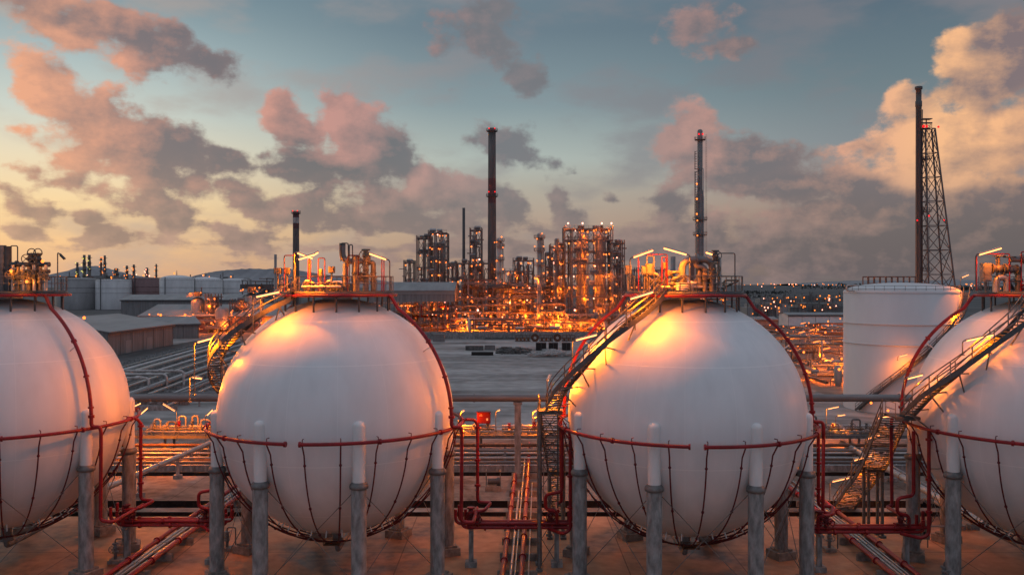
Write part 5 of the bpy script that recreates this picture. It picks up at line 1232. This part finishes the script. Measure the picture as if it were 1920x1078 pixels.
# air-cooler drum below the chimney
p = at(934,536,418); t = thing('air_cooler', (p.x,p.y,0), 'dark round fan deck on posts below the tall chimney', 'cooler')
mb = MB(); mb.lathe([(5.2,p.z-1.2),(5.4,p.z),(5.4,p.z+1.0),(4.9,p.z+1.0),(4.6,p.z-.4),(.3,p.z-.4),(.01,p.z-.4)],(p.x,p.y,0),28); mb.build('fan_ring','darksteel',t)
for k in range(6):
    mb = MB(); a = k*PI/3; mb.beam((p.x+5*math.cos(a),p.y+5*math.sin(a),0),(p.x+5*math.cos(a),p.y+5*math.sin(a),p.z-1),.35); mb.build('post','frame',t)
# open shed in front of the refinery
def open_shed():
    Y = 398; xa, xb = (690-960)/F*Y, (853-960)/F*Y; ze = CAMZ-(566-530)/F*Y; zf = CAMZ-(546-530)/F*Y; zr = CAMZ-(530-530)/F*(Y+14); t = thing('open_shed', ((xa+xb)/2,Y,0), 'long grey-roofed open shed glowing red underneath, left of the refinery', 'shed')
    mb = MB(); mb.add([(xa,Y-.8,zf),(xb,Y-.8,zf),(xb,Y+14,zr),(xa,Y+14,zr)],[(0,1,2,3)]); mb.add([(xa,Y-.8,zf+.3),(xb,Y-.8,zf+.3),(xb,Y+14,zr+.3),(xa,Y+14,zr+.3)],[(0,1,2,3)]); mb.add([(xa,Y+29,zf),(xb,Y+29,zf),(xb,Y+14,zr),(xa,Y+14,zr)],[(0,1,2,3)])
    mb.beam((xa,Y-.8,zf+.15),(xb,Y-.8,zf+.15),.3,.5); mb.build('roof','roofgrey',t)
    mb = MB(); mb.box(((xa+xb)/2,Y,(ze+zf)/2),(xb-xa,.3,zf-ze)); mb.build('wall_panel','wallgrey',t)
    mb = MB(); mb.box(((xa+xb)/2,Y-.3,zf-.7),(xb-xa,.25,1.3)); mb.build('fascia','fascia',t)
    mb = MB(); mb.add([(xb,Y,ze),(xb,Y+28,ze),(xb,Y+28,zf),(xb,Y+14,zr),(xb,Y,zf)],[(0,1,2,3,4)]); mb.build('gable_panel','wallgrey',t)
    for i in range(11):
        x = xa+(xb-xa)*i/10
        for y, h in ((Y+.1,ze),(Y+14,zr-.5)):
            mb = MB(); mb.beam((x,y,0),(x,y,h),.4); mb.build('post','frame',t)
    for z in (4,8):
        mb = MB(); mb.beam((xa,Y,z),(xb,Y,z),.25,.4); rail(mb,[(xa,Y-.3,z),(xb,Y-.3,z)],1.1,.06,False,2.5); mb.box(((xa+xb)/2,Y+7,z),(xb-xa,13,.1)); mb.build('floor','frame',t)
    maze(t,xa,xb,Y+1,Y+10,.5,12,48,41,.12,.4,('frame','rust','red','vessel'))
    for k in range(26): bulb(t,(xa+(xb-xa)*RF.random(),Y+RF.uniform(-.6,9),RF.choice((1.6,2.4,5.6,7,10.2,11.5))),RF.uniform(.24,.4))
open_shed()
# front pipe racks
def rack(px0, px1, Y, levels, label, seed, lamps):
    x0, x1 = (px0-960)/F*Y, (px1-960)/F*Y; t = thing('pipe_rack', ((x0+x1)/2,Y,0), label, 'pipe rack'); n = max(2,int((x1-x0)/6)); r2 = random.Random(seed); mb = MB()
    for i in range(n+1):
        x = x0+(x1-x0)*i/n
        for y in (Y,Y+7): mb.beam((x,y,0),(x,y,levels[-1]+.6),.42)
        for z in levels: mb.beam((x,Y-.4,z-.3),(x,Y+7.4,z-.3),.3,.4)
    mb.build('steel_frame','frame',t)
    for z in levels:
        mb = MB(); mb.beam((x0,Y,z-.35),(x1,Y,z-.35),.25,.35); mb.build('girder','frame',t)
        for k in range(6):
            r = r2.uniform(.12,.4); y = Y-.1+k*1.3; a, b = sorted((r2.uniform(x0,x1),r2.uniform(x0,x1)));
            if b-a < (x1-x0)*.5: a, b = x0, x1
            pts = [(a,y,z+r),(b,y,z+r)]
            if r2.random() < .5: pts.append((b,y,max(.5,z-r2.uniform(1.5,4))))
            mb = MB(); mb.tube(fillet(pts,.8,3),r,8); mb.build('pipe',r2.choice(['pipegrey','silver','frame','rust','vessel','frame']),t)
    for k in range(int(lamps*.45)):
        z = r2.choice(levels); bulb(t,(r2.uniform(x0,x1),Y+r2.uniform(-.8,2),z-r2.uniform(.7,2)),r2.choice((.18,.22,.26,.3,.5)),r2.choice((BULB,BULB,BULB,BULB,BULBW)))
    for k in range(int(lamps*.35)): bulb(t,(r2.uniform(x0,x1),Y+r2.uniform(-3,3),r2.uniform(1.2,3)),r2.uniform(.26,.44))
    return t
rack(853,905,408,(4.5,8,11,14.5),'pipe rack below the furnace structure',51,28); rack(905,962,410,(4.5,8,11.5,14.5),'pipe rack below the fan deck',52,30); rack(962,1010,409,(4.5,8,12,15.5),'pipe rack left of the slim column foot',53,26); rack(1010,1060,402,(4.5,8.5,12),'pipe rack between slim column and biggest frame',54,26); rack(1060,1180,398,(4.2,),'lowest pipe rack along the front of the biggest frame',55,30); rack(1170,1250,420,(4.5,9,13,17),'pipe rack stretching off behind the curved stair',56,24)
rack(940,1060,440,(8,16,20),'rear pipe rack between the tall chimney and the slim column',57,34); rack(700,780,440,(6,12,18),'rear pipe rack glimpsed over the grey-roofed shed',58,18)
t = thing('process_skids', (5,400,0), 'ground-level row of drums, pumps and pipes glowing orange under the refinery', 'plant'); equipment(t,-28,52,393,404,26,61,1.2); maze(t,-28,50,394,402,.6,6,50,62,.1,.28)
for k in range(30): bulb(t,(RF.uniform(-30,54),RF.uniform(390,403),RF.uniform(1.0,5.5)),RF.uniform(.22,.44))
t = thing('process_skids', (0,425,0), 'mid-height tangle of exchangers and pipes behind the front racks', 'plant'); maze(t,-24,26,418,436,14,24,70,63,.14,.4)
for k in range(22): bulb(t,(RF.uniform(-26,28),RF.uniform(416,430),RF.uniform(13,25)),RF.uniform(.22,.38))
mb = MB(); a, b = at(925,607,402), at(962,607,402); mb.add([(a.x,399,a.z-.6),(b.x,399,a.z),(b.x,404,a.z+.3),(a.x,404,a.z-.3)],[(0,1,2,3)]); mb.beam((a.x,399,0),(a.x,399,a.z-.6),.3); mb.beam((b.x,399,0),(b.x,399,a.z),.3); tag(mb.build('canopy','fascia'),'small grey lean-to canopy in front of the pipe racks','canopy')
t = thing('process_skids', (93,425,0), 'plant of drums and pipes around the base of the slender tower', 'plant'); equipment(t,72,110,412,432,12,64,1.6); maze(t,72,108,414,430,1,16,40,65,.15,.4)
for k in range(24): bulb(t,(RF.uniform(70,112),RF.uniform(408,428),RF.uniform(2,17)),RF.uniform(.26,.42))
x = (1297-960)/F*420; mb = MB(); mb.box((x,420,17),(2.2,3,34)); mb.box((x,420,34.5),(2.6,3.4,.6)); tag(mb.build('flue_duct','darksteel'),'dark square flue duct beside the slender tower','duct')
# flare stack with derrick
def flare():
    Y = 300; x = (1722.5-960)/F*Y; zt = CAMZ+(530-163)/F*Y; t = thing('flare_stack', (x,Y,0), 'tall dark flare stack held by a lattice derrick behind the white tank', 'flare stack'); r = .95
    mb = MB(); mb.lathe([(r*1.15,0),(r*1.1,zt*.3),(r,zt-7),(r*1.15,zt-6.8),(r*1.15,zt-5),(r*.95,zt-4.9),(r*.95,zt-1),(r*1.3,zt-.9),(r*1.3,zt),(r,zt),(r,zt-1)],(x,Y,0),24); mb.build('stack','darksteel',t)
    for k in (-1,1):
        mb = MB(); mb.tube([(x+k*.9,Y-.8,0),(x+k*.9,Y-.8,zt-8)],.16,7); mb.build('riser_pipe','darksteel',t)
    zl = CAMZ+(530-242)/F*Y; xl0, xl1 = lambda f: x+1.2+f*.6, lambda f: (1790-960)/F*Y*(1-f)+(1750-960)/F*Y*f
    yl = lambda f, s: Y+s*(5.5*(1-f)+1.2*f); N_ = 9; corner = lambda f: [(xl0(f),yl(f,-1)),(xl1(f),yl(f,-1)),(xl1(f),yl(f,1)),(xl0(f),yl(f,1))]
    for j in range(4):
        mb = MB(); a, b = corner(0)[j], corner(1)[j]; mb.beam((*a,0),(*b,zl),.42); mb.build('derrick_leg','darksteel',t)
    for i in range(N_):
        f0, f1 = 1-(1-i/N_)**1.0, 1-(1-(i+1)/N_)**1.0; c0, c1 = corner(f0), corner(f1); mb = MB()
        for j in range(4):
            a, b, c_, d = c0[j], c0[(j+1)%4], c1[j], c1[(j+1)%4]; mb.beam((*a,zl*f0),(*d,zl*f1),.2); mb.beam((*b,zl*f0),(*c_,zl*f1),.2); mb.beam((*c_,zl*f1),(*d,zl*f1),.24)
        mb.build('lattice_bay','darksteel',t)
    for f in (.35,.62,.86,1.0):
        z = zl*f; mb = MB(); mb.box((x+2.2,Y,z),(3.0,3.4,.2)); rail(mb,[(x+.8,Y-1.7,z),(x+3.7,Y-1.7,z),(x+3.7,Y+1.7,z),(x+.8,Y+1.7,z)],1.2,.07,True,1.5); mb.build('platform','darksteel',t)
    mb = MB(); mb.box((x+2.4,Y,zl+2.0),(4.4,.5,.5)); mb.box((x+2.6,Y,zl+3.3),(3.2,2.4,.25)); mb.beam((x+2.6,Y,zl),(x+2.6,Y,zl+3.3),.3); mb.build('head_beam','darksteel',t)
    mb = MB(); ladder(mb,x+1.7,Y-1.6,0,zl); ladder(mb,x+2.6,Y-1.6,0,zl); mb.build('ladder','darksteel',t)
    for dx, z, s in ((1.0,zl+.6,.5),(2.0,zl+.6,.42),(6.0,zl+.4,.4),(-1.2,zl*.58,.28),(2.8,zl*.6,.3),(7.9,zl*.58,.28)): bulb(t,(x+dx,Y-1.6,z),s,BEACON)
flare()
t = thing('pipe_gantry', (at(1675,525,290).x,290,0), 'dark open gantry just above the dome of the white tank', 'gantry'); mb = MB(); z1 = at(0,519,290).z
a, b = at(1627,530,290).x, at(1716,530,290).x
for k in range(9):
    x = a+(b-a)*k/8; mb.beam((x,290,0),(x,290,z1),.3); mb.beam((x,294,0),(x,294,z1),.3)
mb.beam((a,290,z1),(b,290,z1),.35); mb.beam((a,294,z1),(b,294,z1),.35); mb.beam((a,290,z1-2.2),(b,290,z1-2.2),.25); mb.build('frame','darksteel',t)
# ------------------------------------------------------------------ lit yard right of centre
def lot_plant(x0, x1, y0, y1, label, seed, neq, nm, nb, zt=6, s=1.0):
    t = thing('process_skids', ((x0+x1)/2,(y0+y1)/2,0), label, 'plant'); equipment(t,x0,x1,y0,y1,neq,seed,s); maze(t,x0,x1,y0,y1,.5,zt,nm,seed+1,.12,.3); r2 = random.Random(seed+2)
    for k in range(nb): bulb(t,(r2.uniform(x0,x1),r2.uniform(y0,y1),r2.uniform(1.5,zt+1.5)),r2.uniform(.2,.34))
lot_plant(64,104,182,205,'orange-lit pumps and pipes beside the foot of the white tank',71,9,26,26,5); lot_plant(72,118,222,250,'orange-lit drums and pipes in the second row beyond the tanks',72,10,34,30,8,1.2); lot_plant(82,132,272,305,'orange-lit plant in the third row beyond the tanks',73,10,36,34,9,1.3)
lot_plant(102,172,352,380,'lamp-dotted plant in front of the white factory block',74,5,18,22,3.6,.8)
def batten(x0, y0, z, label, n):
    for k in range(n):
        x = x0+3.6*k; t = thing('street_lamp', (x,y0+2*k,0), label, 'lamp', 'tube street lamps of the lit yard'); mb = MB(); mb.tube(fillet([(x,y0+2*k,0),(x,y0+2*k,z+.1),(x+.6,y0+2*k,z+.15)],.3),.08,6); mb.build('pole','steel',t)
        mb = MB(); mb.cyl((x+.3,y0+2*k,z),(x+2.1,y0+2*k-.4,z+.45),.13,n=7); mb.build('lamp_tube','bulb',t)
for i, (px, py, Y) in enumerate(((1560,690,195),(1570,697,192),(1522,642,240),(1533,646,238),(1573,648,232),(1530,675,205),(1515,620,290),(1496,624,285),(1478,616,300),(1574,640,250),(1540,655,228),(1557,712,188),(1511,699,200),(1500,607,350))):
    p = at(px,py,Y); batten(p.x,Y,p.z,'orange tube street lamp in the crowded lit yard beside the white tank',1)
t = gable_shed('factory_block', [(139,440),(180,440),(180,456),(139,456)], 5.8, 6.6, 'long white factory block with flat roof beyond the lit yard', 'whitewall','roofgrey',.4); 
t = thing('equipment_block', (at(1524,606,400).x,400,0), 'grey boxy equipment tower in front of the white factory block', 'building'); p = at(1524,606,400)
mb = MB(); mb.box((p.x,400,p.z/2),(6,5,p.z)); mb.box((p.x+3.8,400,p.z*.35),(3,4,p.z*.7)); mb.build('body','pipegrey',t); mb = MB(); mb.box((p.x,397.4,p.z-1),(5,.2,1.4)); mb.build('louvre','darksteel',t)
gable_shed('factory_block', [(88,402),(122,402),(122,416),(88,416)], 5, 6, 'low shed with a row of lamps beyond the far side of the refinery-side tank','wallgrey','roofgrey',.4)
for i, (px0, px1, pt, Y, lab) in enumerate(((1400,1475,566,560,'dim flat-roofed plant building with lamps, far across the plain'),(1480,1590,568,640,'dark open-framed plant building far behind the white factory block'),(1425,1500,556,900,'low dark industrial shed near the horizon'),(1505,1600,553,1000,'long low shed near the horizon beside the white tank'))):
    x0, x1 = (px0-960)/F*Y, (px1-960)/F*Y; zt = CAMZ-(pt-530)/F*Y; t = thing('plant_building', ((x0+x1)/2,Y,0), lab, 'building'); r2 = random.Random(i+90)
    mb = MB(); n = 7
    for k in range(n): 
        h = zt*r2.uniform(.55,1.0); a = x0+(x1-x0)*k/n; mb.box((a+(x1-x0)/n/2,Y+10+r2.uniform(-4,4),h/2),((x1-x0)/n*.96,18,h))
    mb.build('wall','wallgrey' if i%2 else 'tankdark',t); mb = MB()
    for k in range(12): a = r2.uniform(x0,x1); mb.cyl((a,Y+5,0),(a,Y+5,zt*r2.uniform(.9,1.5)),.35*Y/600,n=7)
    for k in range(16): a = x0+(x1-x0)*k/15; mb.beam((a,Y-2,0),(a,Y-2,zt*.9),.4)
    mb.beam((x0,Y-2,zt*.9),(x1,Y-2,zt*.9),.5); mb.beam((x0,Y-2,zt*.5),(x1,Y-2,zt*.5),.4); mb.build('pipework','frame',t)
    for k in range(12): bulb(t,(r2.uniform(x0,x1),Y-3,r2.uniform(2,zt)),Y/1400*r2.uniform(.6,1.1),r2.choice((BULBF,BULBF,BULBF,BULBW)))
# far lamps on the plain
lampc = None
for k in range(46):
    px = RF.choice((RF.uniform(1392,1600),RF.uniform(1392,1600),RF.uniform(1800,1920))); py = 531+RF.random()**1.6*20; Y = min(5200, gy(py)*.9); z = RF.uniform(6,13); x = (px-960)/F*Y; s = Y/1640*RF.uniform(.55,1.1)
    t = thing('street_lamp', (x,Y,0), 'tiny glowing lamp on the dark distant plain near the horizon', 'lamp', 'far lamps on the plain'); mb = MB(); mb.cyl((x,Y,0),(x,Y,z),.0002*Y,n=5); mb.build('pole','darksteel',t); bulb(t,(x,Y,z+s),s,RF.choice((BULBF,BULBF,BULBF,BULBW)))
# tree lines on the plain
def treeline(px0, px1, py, Y, h, seed, nm='treeline'):
    r2 = random.Random(seed); mb = MB(); x0, x1 = (px0-960)/F*Y, (px1-960)/F*Y; n = int((x1-x0)/(h*.22))
    for k in range(n):
        x = r2.uniform(x0,x1); y = Y+r2.uniform(-h,h)*2; s = h*r2.uniform(.25,.55)
        for q in range(7):
            c = Vector((x+r2.uniform(-1,1)*s*.8,y+r2.uniform(-1,1)*s*.8,s*r2.uniform(.2,1.5))); e = s*r2.uniform(.25,.5); a = [c+Vector((r2.uniform(-1,1),r2.uniform(-1,1),r2.uniform(-1,1))).normalized()*e for _ in range(5)]
            mb.add(a,[(0,1,2),(0,2,3),(1,3,4),(0,3,4),(1,2,4)])
    return tag(mb.build(nm,'foliage'),'dark belt of trees across the far plain','trees',None,'stuff')
treeline(1392,1480,545,1700,9,1); treeline(1380,1452,552,1250,7,2); treeline(1500,1620,538,2900,22,3); treeline(1790,1930,540,2300,18,4); treeline(330,520,545,1500,14,5)
# ------------------------------------------------------------------ far plant on the left horizon
for i, (px, w, pt, lab, b) in enumerate(((158,6,478,'far lit tower, left one of a close pair, greenish lamps',BULBG),(167.5,6,478,'far lit tower, right one of a close pair, greenish lamps',BULBG),(145,5,492,'short far tower beside the greenish pair',BULBG),(189.5,4,482,'dark far tower, thinner of a close pair',BULBF),(196.5,5,479,'dark far tower, thicker of a close pair',BULBF),(238,5,498,'short far tower over the pale tank',BULBF),(251,5,496,'far tower with small gallery over the brown tank',BULBF),(275.5,6,502,'far tower with a bright white top',BULBW),(293,3.6,495,'slim far stack nearest the white dome tank',BULBF),(218,9,503,'squat far plant block with lamps',BULBF))):
    Y = 1300; x = (px-960)/F*Y; r = w/2/F*Y; zt = CAMZ-(pt-530)/F*Y; t = thing('far_tower', (x,Y,0), lab, 'tower', 'far towers on the left horizon'); mb = MB(); mb.lathe([(r,0),(r,zt*.85),(r*.8,zt*.86),(r*.8,zt),(.01,zt)],(x,Y,0),12); mb.build('shell','frame',t)
    mb = MB(); ladder(mb,x+r*.6,Y-r-1,0,zt)
    for f in (.5,.65,.8,.93): mb.lathe([(r,zt*f),(r+1.5,zt*f),(r+1.5,zt*f+.6),(r,zt*f+.6)],(x,Y,0),12)
    mb.build('gallery','darksteel',t)
    for k in range(7): bulb(t,(x+RF.uniform(-1.2,1.2)*r,Y-r-2,zt*RF.uniform(.45,1)),RF.uniform(.5,.8),b)
t = thing('process_skids', (at(200,520,1250).x,1250,0), 'dark spread of low far plant with scattered lamps behind the left tank row', 'plant'); xa, xb = at(120,0,1250).x, at(420,0,1250).x; r2 = random.Random(8)
for k in range(40):
    x = r2.uniform(xa,xb); h = r2.uniform(14,32); mb = MB(); mb.box((x,1250+r2.uniform(-20,20),h/2),(r2.uniform(4,18),8,h)); mb.cyl((x,1250,h),(x,1250,h+r2.uniform(2,9)),.8,n=6); mb.build('block',r2.choice(['frame','darksteel','wallgrey']),t)
for k in range(36): bulb(t,(r2.uniform(xa,xb),1225,r2.uniform(12,34)),r2.uniform(.5,.9),r2.choice((BULBF,BULBF,BULBW)))
t = thing('process_skids', (at(455,525,620).x,620,0), 'dark low rig with orange lamps under its deck, behind the spiral stair', 'plant'); xa, xb = at(455,0,620).x, at(560,0,620).x; mb = MB(); mb.box(((xa+xb)/2,620,at(0,537,620).z),(xb-xa,12,3)); mb.build('deck','darksteel',t); equipment(t,xa,xb,612,630,8,90,2.2); maze(t,xa,xb,612,628,2,26,30,91,.2,.5)
for k in range(26): bulb(t,(r2.uniform(xa,xb),606,r2.uniform(12,19)),r2.uniform(.35,.6))
# ------------------------------------------------------------------ camera
cam = bpy.data.cameras.new('camera'); co = bpy.data.objects.new('camera', cam); COL.objects.link(co)
co.location = (0,0,CAMZ); co.rotation_euler = (R(90),0,0)
cam.sensor_width = 36; cam.lens = F/1920*36; cam.shift_y = -9/1920; cam.clip_end = 20000; cam.clip_start = .1
sc.camera = co
sc.view_settings.view_transform = 'Standard'; sc.view_settings.look = 'None'; sc.view_settings.exposure = 0; sc.view_settings.gamma = 1
sc.render.engine = 'CYCLES'
cy = sc.cycles
cy.use_denoising = True; cy.denoiser = 'OPENIMAGEDENOISE'; cy.max_bounces = 5; cy.diffuse_bounces = 3; cy.glossy_bounces = 2
cy.transparent_max_bounces = 4; cy.sample_clamp_indirect = 4; cy.use_light_tree = True; cy.caustics_reflective = False; cy.caustics_refractive = False
cy.use_adaptive_sampling = True; cy.adaptive_threshold = .012; cy.adaptive_min_samples = 6
